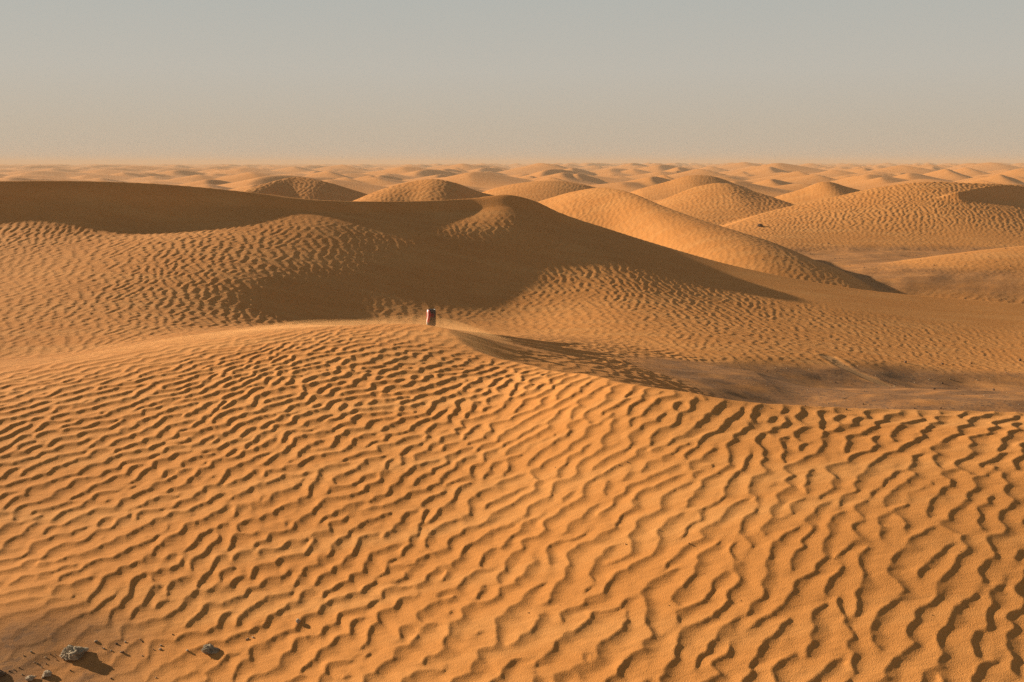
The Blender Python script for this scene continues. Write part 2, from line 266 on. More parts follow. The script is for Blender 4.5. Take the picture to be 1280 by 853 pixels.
def ripple_field(x, y, L):
    amp = np.zeros(x.shape, np.float32); h = np.zeros(x.shape, np.float32)
    near = y < 62
    X, Y = x[near], y[near]
    fl, fo, la, yc, bd = (L[k][near] for k in ('floor', 'fore', 'large', 'yc', 'bd'))
    dd = np.max(np.array([d[near] for d in L['dunes']]), axis=0)
    wA = smooth(-.02, .03, fo - np.maximum(la, fl))
    wB = smooth(-.02, .04, la - np.maximum(np.maximum(fo, dd), fl))
    wD = smooth(-.05, .05, dd - np.maximum(la, fl))
    wF = np.clip(1 - wA - wB - wD, 0, 1)
    # wind directions bend round the near dune
    xs = np.linspace(-12, 12, 481); b = -.66 + .36 * smooth(-2.0, 2.0, xs); c = np.sqrt(1 - b * b)
    C = np.cumsum(c) * (xs[1] - xs[0])
    wx = .10 * vnoise(X, Y, 1.3, 0) + .035 * vnoise(X, Y, .45, 1); wy = .10 * vnoise(X, Y, 1.3, 2)
    bx = np.interp(X, xs, b)
    q_ = 6.5 / (Y + 1.5); Xw = X * (.4 + .6 * q_); Yw = .4 * Y + .6 * (6.5 * np.log(Y + 1.5) - 7.17)      # ripples shorten towards the low sheltered side
    bx = np.interp(Xw, xs, b)
    sA = np.interp(Xw, xs, C) + bx * (Yw - 4.2) + wx; tA = -bx * Xw + np.sqrt(1 - bx * bx) * Yw + wy
    patch = .8 + .25 * vnoise(X, Y, .9, 3)
    toe = smooth(-.75, -1.5, X + .25 * vnoise(X, Y, .8, 1) + .4 * (Y - 3.6)) * smooth(4.0, 3.55, Y + .12 * vnoise(X, Y, .7, 2))
    aA = np.clip(patch, .5, 1.2) / (.4 + .6 * q_) * (1 - .65 * toe) * (1 - .28 * smooth(.3, 1.6, X) * smooth(4.6, 3.5, Y)) * (1 - .35 * smooth(6.3, 7.4, Y)) * (1 - .35 * smooth(5.7, 6.7, Y) * smooth(-1.3, -.5, X))
    hA = ripples(sA, tA * .74)
    # large dune: crests lean the other way
    sB = .94 * X + .30 * Y + wx; tB = -.30 * X + .94 * Y + wy
    hB = ripples(sB * 1.0 + 3.1, tB * 1.0 + 1.7, TILE2)
    rel = np.clip((Y - 8.2) / (yc - 8.2), 0, 1.2)
    aB = smooth(-1.0, -3.2, X) * 1.15 + smooth(-3.2, -1.0, X) * (.75 + .25 * smooth(-1.0, .6, X) - .5 * smooth(1.5, 4.5, X))
    aB = aB * smooth(.97, .84, rel + .03 * vnoise(X, Y, 1.5, 1)) * smooth(0, .08, rel) * np.clip(.85 + .3 * vnoise(X, Y, 1.1, 0), .3, 1.3)
    # middle distance
    sD = .97 * X - .10 * Y + wx * 1.5; tD = .10 * X + .97 * Y + wy
    hD = ripples(sD + 5.3, tD + 2.2, TILE2)
    aD = np.clip(1.15 + .4 * vnoise(X, Y, 3.0, 2), .3, 1.9) * (1 - .6 * smooth(36, 60, Y))
    # trough and flats
    gr = gravel_and_shade_mask(X, Y)[0]
    aF = .85 * np.clip(.9 + .5 * vnoise(X, Y, 1.0, 1), .1, 1.3) * (1 - .93 * gr) * smooth(3.9, 5.0, Y)
    hF = ripples(.8 * X - .55 * Y + wx + 1.1, .55 * X + .8 * Y + wy + 7.7)
    face = smooth(-1.0, -.5, X) * smooth(-.05, .06, bd) * smooth(3.2, 1.6, X) * smooth(1.3, .55, bd)
    sheltered = 1 - .97 * face * wA - .4 * smooth(.12, 0, np.abs(bd)) * (1 - face)
    hh = (hA * aA * wA + hB * aB * wB + hD * aD * wD + hF * aF * wF) * sheltered * (1 - .93 * gr * (1 - wA))
    h[near] = hh * 0.0104
    return h
def gravel_and_shade_mask(x, y):
    j = .35 * vnoise(x, y, 1.2, 3) + .2 * vnoise(x, y, .5, 1)
    m = smooth(1.35, 1.95, x + .45 * j + .10 * (y - 8)) * smooth(6.0, 6.6, y) * smooth(10.3, 9.9, y + .25 * j - .5 * np.clip(x - 1, 0, 3)) * smooth(6.2, 4.6, x + .8 * j)
    m2 = .7 * smooth(15.2, 17, y + j * 1.5) * smooth(24.5, 22, y + 2 * j) * smooth(.5, 3.0, x + j)
    graze_shade = .9 * smooth(-1.0, -1.5, x + .4 * j + .25 * (y - 3.6)) * smooth(4.05, 3.75, y + .2 * j)  # gravel brown over lower-left sand, painting in its grazing shade
    return np.clip(np.maximum(m, m2), 0, 1), np.clip(graze_shade, 0, 1)
ZZ = ZM + ripple_field(XX, YY, LY)
G, G_SHADE = gravel_and_shade_mask(XX, YY)
isfloor = np.where(YY < 14, smooth(.40, .22, ZM - LY['floor']), smooth(.12, .05, ZM - LY['floor'])) * smooth(-1.55, -1.66, np.where(YY < 11, ZM, -2))
G = np.maximum(G * isfloor * (YY < 30), G_SHADE).astype(np.float32)  # the gravel tint also carries the painted lower-left shade
ZZ = ZZ + G * .006 * vnoise(XX, YY, .10, 2) + G * .012 * vnoise(XX, YY, .3, 0)
# an old wheel track crossing the stony flat
TR = np.array([(3.362, 11.5), (3.424, 11.0), (3.663, 10.5), (3.902, 9.9), (4.026, 9.4)])
def track(x, y):
    best = np.full(x.shape, 9.)
    for i in range(len(TR) - 1):
        a, b = TR[i], TR[i + 1]; d = b - a; t = np.clip(((x - a[0]) * d[0] + (y - a[1]) * d[1]) / (d @ d), 0, 1)
        best = np.minimum(best, np.hypot(x - a[0] - t * d[0], y - a[1] - t * d[1]))
    return best
td = track(XX, YY); tm = smooth(.10, .05, td) * isfloor
ZZ = ZZ - .006 * tm + .004 * smooth(.05, 0, np.abs(td - .12)) * isfloor
PALE = np.clip(tm * .8, 0, 1).astype(np.float32)
def ground_z(x, y):
    j = int(np.clip(np.searchsorted(Y1, y) - 1, 0, len(Y1) - 2)); a = x / (y + 1.5)
    i = int(np.clip(np.searchsorted(A1, a) - 1, 0, len(A1) - 2))
    fy = (y - Y1[j]) / (Y1[j + 1] - Y1[j]); fa = (a - A1[i]) / (A1[i + 1] - A1[i])
    return float((ZZ[j, i] * (1 - fa) + ZZ[j, i + 1] * fa) * (1 - fy) + (ZZ[j + 1, i] * (1 - fa) + ZZ[j + 1, i + 1] * fa) * fy) + EYE


# ------------------------------------------------------------------ materials
def material(name):
    m = bpy.data.materials.new(name); m.use_nodes = True; t = m.node_tree; t.nodes.clear()
    o = t.nodes.new('ShaderNodeOutputMaterial'); p = t.nodes.new('ShaderNodeBsdfPrincipled'); t.links.new(p.outputs[0], o.inputs[0])
    return m, t, p
def mixc(t, fac, a, b, mode='MIX'):
    n = t.nodes.new('ShaderNodeMix'); n.data_type = 'RGBA'; n.blend_type = mode
    for s, v in ((n.inputs[0], fac), (n.inputs[6], a), (n.inputs[7], b)):
        if hasattr(v, 'is_linked'): t.links.new(v, s)
        elif isinstance(v, tuple): s.default_value = (*v, 1) if len(v) == 3 else v
        else: s.default_value = v
    return n.outputs[2]
def ntex(t, vec, scale, detail=2, rough=.5, mapping=None):
    n = t.nodes.new('ShaderNodeTexNoise'); n.inputs['Scale'].default_value = scale; n.inputs['Detail'].default_value = detail; n.inputs['Roughness'].default_value = rough
    if mapping:
        mp = t.nodes.new('ShaderNodeMapping'); mp.inputs['Scale'].default_value = mapping[0]; mp.inputs['Rotation'].default_value = mapping[1]
        t.links.new(vec, mp.inputs[0]); vec = mp.outputs[0]
    t.links.new(vec, n.inputs['Vector']); return n.outputs[0]
def ramp(t, fac, a, b, c0=(0, 0, 0), c1=(1, 1, 1)):
    n = t.nodes.new('ShaderNodeValToRGB'); n.color_ramp.elements[0].position = a; n.color_ramp.elements[1].position = b
    n.color_ramp.elements[0].color = (*c0, 1); n.color_ramp.elements[1].color = (*c1, 1); t.links.new(fac, n.inputs[0]); return n.outputs[0]
SAND, ts, ps = material('sand')
geo = ts.nodes.new('ShaderNodeNewGeometry'); pos = geo.outputs['Position']
at = ts.nodes.new('ShaderNodeAttribute'); at.attribute_name = 'gravel'  # gravel cover, plus shade coloured into the lower-left sand
ap = ts.nodes.new('ShaderNodeAttribute'); ap.attribute_name = 'track'
base = mixc(ts, ramp(ts, ntex(ts, pos, 1.1, 4, .6), .35, .65), (0.55, 0.232, 0.058), (0.6, 0.262, 0.07))
streak = ramp(ts, ntex(ts, pos, 2.2, 3, .55, ((.35, 2.4, 1), (0, 0, math.radians(22)))), .45, .75)
base = mixc(ts, streak, base, (0.63, 0.3, 0.092))
grain = ntex(ts, pos, 420, 1, .5)
base = mixc(ts, ramp(ts, grain, .3, .7, (.25, .25, .25), (.0, .0, .0)), base, (.17, .085, .035))
gcol = mixc(ts, ramp(ts, ntex(ts, pos, 9, 5, .65), .35, .7), (0.2, 0.098, 0.042), (0.3, 0.155, 0.064))
speck = ts.nodes.new('ShaderNodeTexVoronoi'); speck.inputs['Scale'].default_value = 45; ts.links.new(pos, speck.inputs['Vector'])
sr = ramp(ts, speck.outputs['Color'], .55, .95)
gcol = mixc(ts, sr, gcol, (.11, .07, .045))
gm = ts.nodes.new('ShaderNodeMath'); gm.operation = 'MULTIPLY'; ts.links.new(at.outputs['Fac'], gm.inputs[0])
br_ = ramp(ts, ntex(ts, pos, 3.0, 4, .6), .30, .55, (.35, .35, .35), (1, 1, 1)); ts.links.new(br_, gm.inputs[1])
base = mixc(ts, gm.outputs[0], base, gcol)
base = mixc(ts, ap.outputs['Fac'], base, (0.42, 0.235, 0.1))
ts.links.new(base, ps.inputs['Base Color']); ps.inputs['Roughness'].default_value = 1.0; ps.inputs['Specular IOR Level'].default_value = .12
bp = ts.nodes.new('ShaderNodeBump'); bp.inputs['Strength'].default_value = .55; bp.inputs['Distance'].default_value = .004
gb = ts.nodes.new('ShaderNodeMath'); gb.operation = 'ADD'; ts.links.new(ntex(ts, pos, 260, 2, .6), gb.inputs[0])
fine = ntex(ts, pos, 24, 4, .6, ((.5, 1.6, 1), (0, 0, math.radians(22)))); fm = ts.nodes.new('ShaderNodeMath'); fm.operation = 'MULTIPLY'; fm.inputs[1].default_value = 1.6
ts.links.new(fine, fm.inputs[0]); ts.links.new(fm.outputs[0], gb.inputs[1]); ts.links.new(gb.outputs[0], bp.inputs['Height']); ts.links.new(bp.outputs[0], ps.inputs['Normal'])

# ------------------------------------------------------------------ the sheet, cut where one dune's foot meets the next
def sheet(name, faces, label):
    used = np.unique(faces); idx = np.full(XX.size, -1, np.int64); idx[used] = np.arange(len(used)); f = idx[faces].astype(np.int32)
    me = bpy.data.meshes.new(name); me.vertices.add(len(used)); me.loops.add(f.size); me.polygons.add(len(f))
    co = np.stack([XX.ravel()[used], YY.ravel()[used], ZZ.ravel()[used] + EYE], 1).astype(np.float32)
    me.vertices.foreach_set('co', co.ravel()); me.loops.foreach_set('vertex_index', f.ravel())
    me.polygons.foreach_set('loop_start', np.arange(0, f.size, 4, dtype=np.int32)); me.polygons.foreach_set('use_smooth', np.ones(len(f), bool))
    for an, arr in (('gravel', G), ('track', PALE)):
        a = me.attributes.new(an, 'FLOAT', 'POINT'); a.data.foreach_set('value', arr.ravel()[used].astype(np.float32))
    me.update(calc_edges=True); me.materials.append(SAND)
    o = bpy.data.objects.new(name, me); col.objects.link(o); o['kind'] = 'structure'; o['label'] = label
    return o
nr, nc = XX.shape
ii = np.arange(nr * nc).reshape(nr, nc)
quads = np.stack([ii[:-1, :-1], ii[:-1, 1:], ii[1:, 1:], ii[1:, :-1]], -1).reshape(-1, 4)
stack = np.stack([LY['floor'] + .015, LY['fore'], LY['large']] + LY['dunes'] + [LY['field'] - .005])
own = np.argmax(stack, 0); del stack
fo = own[:-1, :-1].ravel()
ND = len(DUNES)
sheet('ground', quads[fo == 0], 'flat sand and gravel floor between the dunes')
sheet('rippled_dune', quads[fo == 1], 'rippled orange sand dune filling the front of the view')
sheet('large_dune', quads[fo == 2], 'long shaded dune with a sharp crest behind the metal can')
for i, D in enumerate(DUNES):
    if (fo == 3 + i).sum() > 50: sheet('distant_dune', quads[fo == 3 + i], D['label'])
sheet('dune_field', quads[fo == 3 + ND], 'low sand dunes running out to the hazy horizon')

# ------------------------------------------------------------------ things
def link(name, me, mat, parent=None):
    o = bpy.data.objects.new(name, me); col.objects.link(o)
    if mat and not me.materials: me.materials.append(mat)
    if parent: o.parent = parent
    return o
def lathe(name, prof, n=40, cap=False):
    bm = bmesh.new(); rings = []
    for r, z in prof:
        if r < 1e-6: rings.append([bm.verts.new((0, 0, z))])
        else: rings.append([bm.verts.new((r * math.cos(2 * math.pi * k / n), r * math.sin(2 * math.pi * k / n), z)) for k in range(n)])
    for a, b in zip(rings, rings[1:]):
        for k in range(n):
            vs_ = [a[k % len(a)], a[(k + 1) % len(a)], b[(k + 1) % len(b)], b[k % len(b)]]; u = []
            for v in vs_:
                if v not in u: u.append(v)
            if len(u) > 2: bm.faces.new(u)
    bmesh.ops.recalc_face_normals(bm, faces=bm.faces)
    me = bpy.data.meshes.new(name); bm.to_mesh(me); bm.free()
    for p in me.polygons: p.use_smooth = True
    return me

# ------------------------------------------------------------------ the metal can
def can_paint_shaded():
    m, t, p = material('can_paint_shaded'); tc = t.nodes.new('ShaderNodeTexCoord'); sp = t.nodes.new('ShaderNodeSeparateXYZ'); t.links.new(tc.outputs['Object'], sp.inputs[0])
    def mth(op, a, b=0.0, c=0.0):
        n = t.nodes.new('ShaderNodeMath'); n.operation = op
        for s, v in zip(n.inputs, (a, b, c)):
            if hasattr(v, 'is_linked'): t.links.new(v, s)
            else: s.default_value = v
        return n.outputs[0]
    X, Z = sp.outputs[0], sp.outputs[2]
    wave = mth('MULTIPLY', mth('SINE', mth('MULTIPLY', Z, 55.0)), .004)
    xw = mth('ADD', X, wave)
    red = mth('MULTIPLY', mth('LESS_THAN', xw, -.010), mth('GREATER_THAN', Z, .030))
    wh = mth('LESS_THAN', mth('ABSOLUTE', mth('ADD', xw, .0285)), .0022)
    badge = mth('LESS_THAN', mth('ADD', mth('POWER', mth('MULTIPLY', mth('SUBTRACT', X, .007), 1.0), 2.0), mth('POWER', mth('SUBTRACT', Z, .082), 2.0)), .00022)
    c = mixc(t, badge, (.018, .017, .017), (.14, .010, .010)); c = mixc(t, red, c, (.40, .011, .013)); c = mixc(t, wh, c, (.80, .78, .74))  # near-black base paints in the shade of the can's unlit side
    low = mth('LESS_THAN', Z, .016); c = mixc(t, low, c, (.16, .15, .14))
    dust = ramp(t, ntex(t, tc.outputs['Object'], 60, 4, .6), .45, .8); c = mixc(t, mth('MULTIPLY', dust, .2), c, (.5, .29, .13))
    t.links.new(c, p.inputs['Base Color']); p.inputs['Roughness'].default_value = .5
    return m
ALU, at_, ap_ = material('bare_aluminium'); ap_.inputs['Base Color'].default_value = (.14, .135, .13, 1); ap_.inputs['Metallic'].default_value = 1; ap_.inputs['Roughness'].default_value = .65
cx, cy = (-0.575, 7.72)
can = bpy.data.objects.new('drink_can', None); col.objects.link(can); can.location = (cx, cy, ground_z(cx, cy) - .003); can.rotation_euler = (.02, .025, .1)
can['label'] = 'small red and white metal can, its unlit side coloured black, standing in blown sand on the dune crest'; can['category'] = 'can'
link('body', lathe('body', [(0, .004), (.020, .003), (.0245, 0), (.0265, .002), (.031, .0075), (.033, .013), (.033, .104), (.0322, .108), (.0285, .1155), (.0268, .1185)]), can_paint_shaded(), can)
link('rim', lathe('rim', [(.0266, .1183), (.0272, .1188), (.0276, .1200), (.0272, .1211), (.0262, .1213), (.0254, .1206), (.0250, .1186)]), ALU, can)
lid = link('lid', lathe('lid', [(.0251, .1187), (.0244, .1164), (.0232, .1160), (.0222, .1172), (.014, .1174), (0, .1174)]), ALU, can)
bm = bmesh.new()
ring = []
for k in range(20):
    a = 2 * math.pi * k / 20
    ring.append([bm.verts.new((.0045 + rx * math.cos(a), ry * math.sin(a), z)) for rx, ry, z in ((.0105, .0072, .1180), (.0105, .0072, .1192), (.0060, .0045, .1192), (.0060, .0045, .1180))])
for k in range(20):
    for q_ in range(4): bm.faces.new((ring[k][q_], ring[(k + 1) % 20][q_], ring[(k + 1) % 20][(q_ + 1) % 4], ring[k][(q_ + 1) % 4]))
bmesh.ops.recalc_face_normals(bm, faces=bm.faces); tm_ = bpy.data.meshes.new('pull_tab'); bm.to_mesh(tm_); bm.free()
link('pull_tab', tm_, ALU, lid)


# ------------------------------------------------------------------ rocks, stones and pebbles
def rock_mat(name, a, b, c):
    m, t, p = material(name); tc = t.nodes.new('ShaderNodeTexCoord'); v = tc.outputs['Object']
    x = mixc(t, ramp(t, ntex(t, v, 38, 5, .65), .38, .62), a, b); x = mixc(t, ramp(t, ntex(t, v, 130, 3, .6), .55, .7), x, c)
    t.links.new(x, p.inputs['Base Color']); p.inputs['Roughness'].default_value = .95; p.inputs['Specular IOR Level'].default_value = .2
    bp = t.nodes.new('ShaderNodeBump'); bp.inputs['Strength'].default_value = .8; bp.inputs['Distance'].default_value = .004
    t.links.new(ntex(t, v, 90, 5, .7), bp.inputs['Height']); t.links.new(bp.outputs[0], p.inputs['Normal']); return m
ROCK = rock_mat('pitted_limestone', (.40, .33, .23), (.24, .19, .13), (.12, .095, .065))
PALEROCK = rock_mat('pale_limestone', (.52, .42, .30), (.40, .30, .20), (.25, .18, .12))
DARKROCK = rock_mat('dark_flint', (.10, .065, .045), (.16, .10, .06), (.06, .045, .035))
def rock_mesh(name, size, seed, sub=4, rough=.36, pits=.17):
    bm = bmesh.new(); bmesh.ops.create_icosphere(bm, subdivisions=sub, radius=1)
    o = Vector((seed * 7.3, seed * 3.1, seed * 5.7))
    rnd = random.Random(seed); cuts = [(Vector((rnd.gauss(0, 1), rnd.gauss(0, 1), rnd.gauss(0, .8))).normalized(), rnd.uniform(.55, .85)) for _ in range(9)]
    for v in bm.verts:
        n = v.co.normalized(); r = 1.0
        for c, d in cuts:
            k = n.dot(c)
            if k > 1e-3: r = min(r, d / k)
        r *= 1 + rough * mnoise.noise(n * 1.3 + o) + rough * .45 * mnoise.noise(n * 3.1 + o)
        r += pits * (mnoise.noise(n * 6.5 + o) - .7 * max(0, .45 - mnoise.voronoi(n * 4.2 + o)[0][0]))
        v.co = n * r
    for v in bm.verts: v.co = Vector((v.co.x * size[0] / 2, v.co.y * size[1] / 2, v.co.z * size[2] * .62))
    me = bpy.data.meshes.new(name); bm.to_mesh(me); bm.free()
    for p in me.polygons: p.use_smooth = sub < 3
    return me
def lay(o, x, y, h, sink, rz=0, tilt=0):
    o.location = (x, y, ground_z(x, y) + h * (.5 - sink)); o.rotation_euler = (tilt, tilt * .5, rz)
for k, (x, y, sx, sy, sz, mat, label) in enumerate([(-1.549, 3.648, 0.108, 0.0756, 0.0427, 'r', 'largest rock, grey and deeply pitted, with a dark shadow on its right side'), (-1.06, 3.622, 0.0671, 0.0537, 0.0251, 'r', 'flat dark grey rock lying alone to the right of the largest pitted rock'), (-1.6, 3.546, 0.0396, 0.0316, 0.019, 'p', 'pale rounded rock below the largest pitted rock'), (-1.65, 3.526, 0.0341, 0.0273, 0.0151, 'p', 'small pale flat rock beside the pale rounded rock, at the lower picture edge'), (-1.766, 3.557, 0.0423, 0.0338, 0.0171, 'd', 'dark rock half out of the picture at the left edge'), (-0.77, 3.729, 0.0247, 0.0198, 0.0119, 'p', 'small pale stone alone on the ripples, up and right of the flat dark grey rock'), (5.502, 24.443, 0.1479, 0.1183, 0.0591, 'd', 'small dark stone at the foot of the broad orange dune')]):
    o = link('rock', rock_mesh('rock', (sx, sy, sz), 11 + k, 5 if sx > .05 else 4), {'r': ROCK, 'p': PALEROCK, 'd': DARKROCK}[mat]); lay(o, x, y, sz, .12, .3 * k, .05)
    o['label'] = label; o['category'] = 'rock'; o['group'] = 'loose rocks lying on the sand'
SMALL = {m: [rock_mesh('pebble', (1, .8, .62), 31 + k, 2, .4, .12) for k in range(4)] for m in 'pdr'}
for m, L in SMALL.items():
    for me in L: me.materials.append({'r': ROCK, 'p': PALEROCK, 'd': DARKROCK}[m])
rnd = random.Random(8)
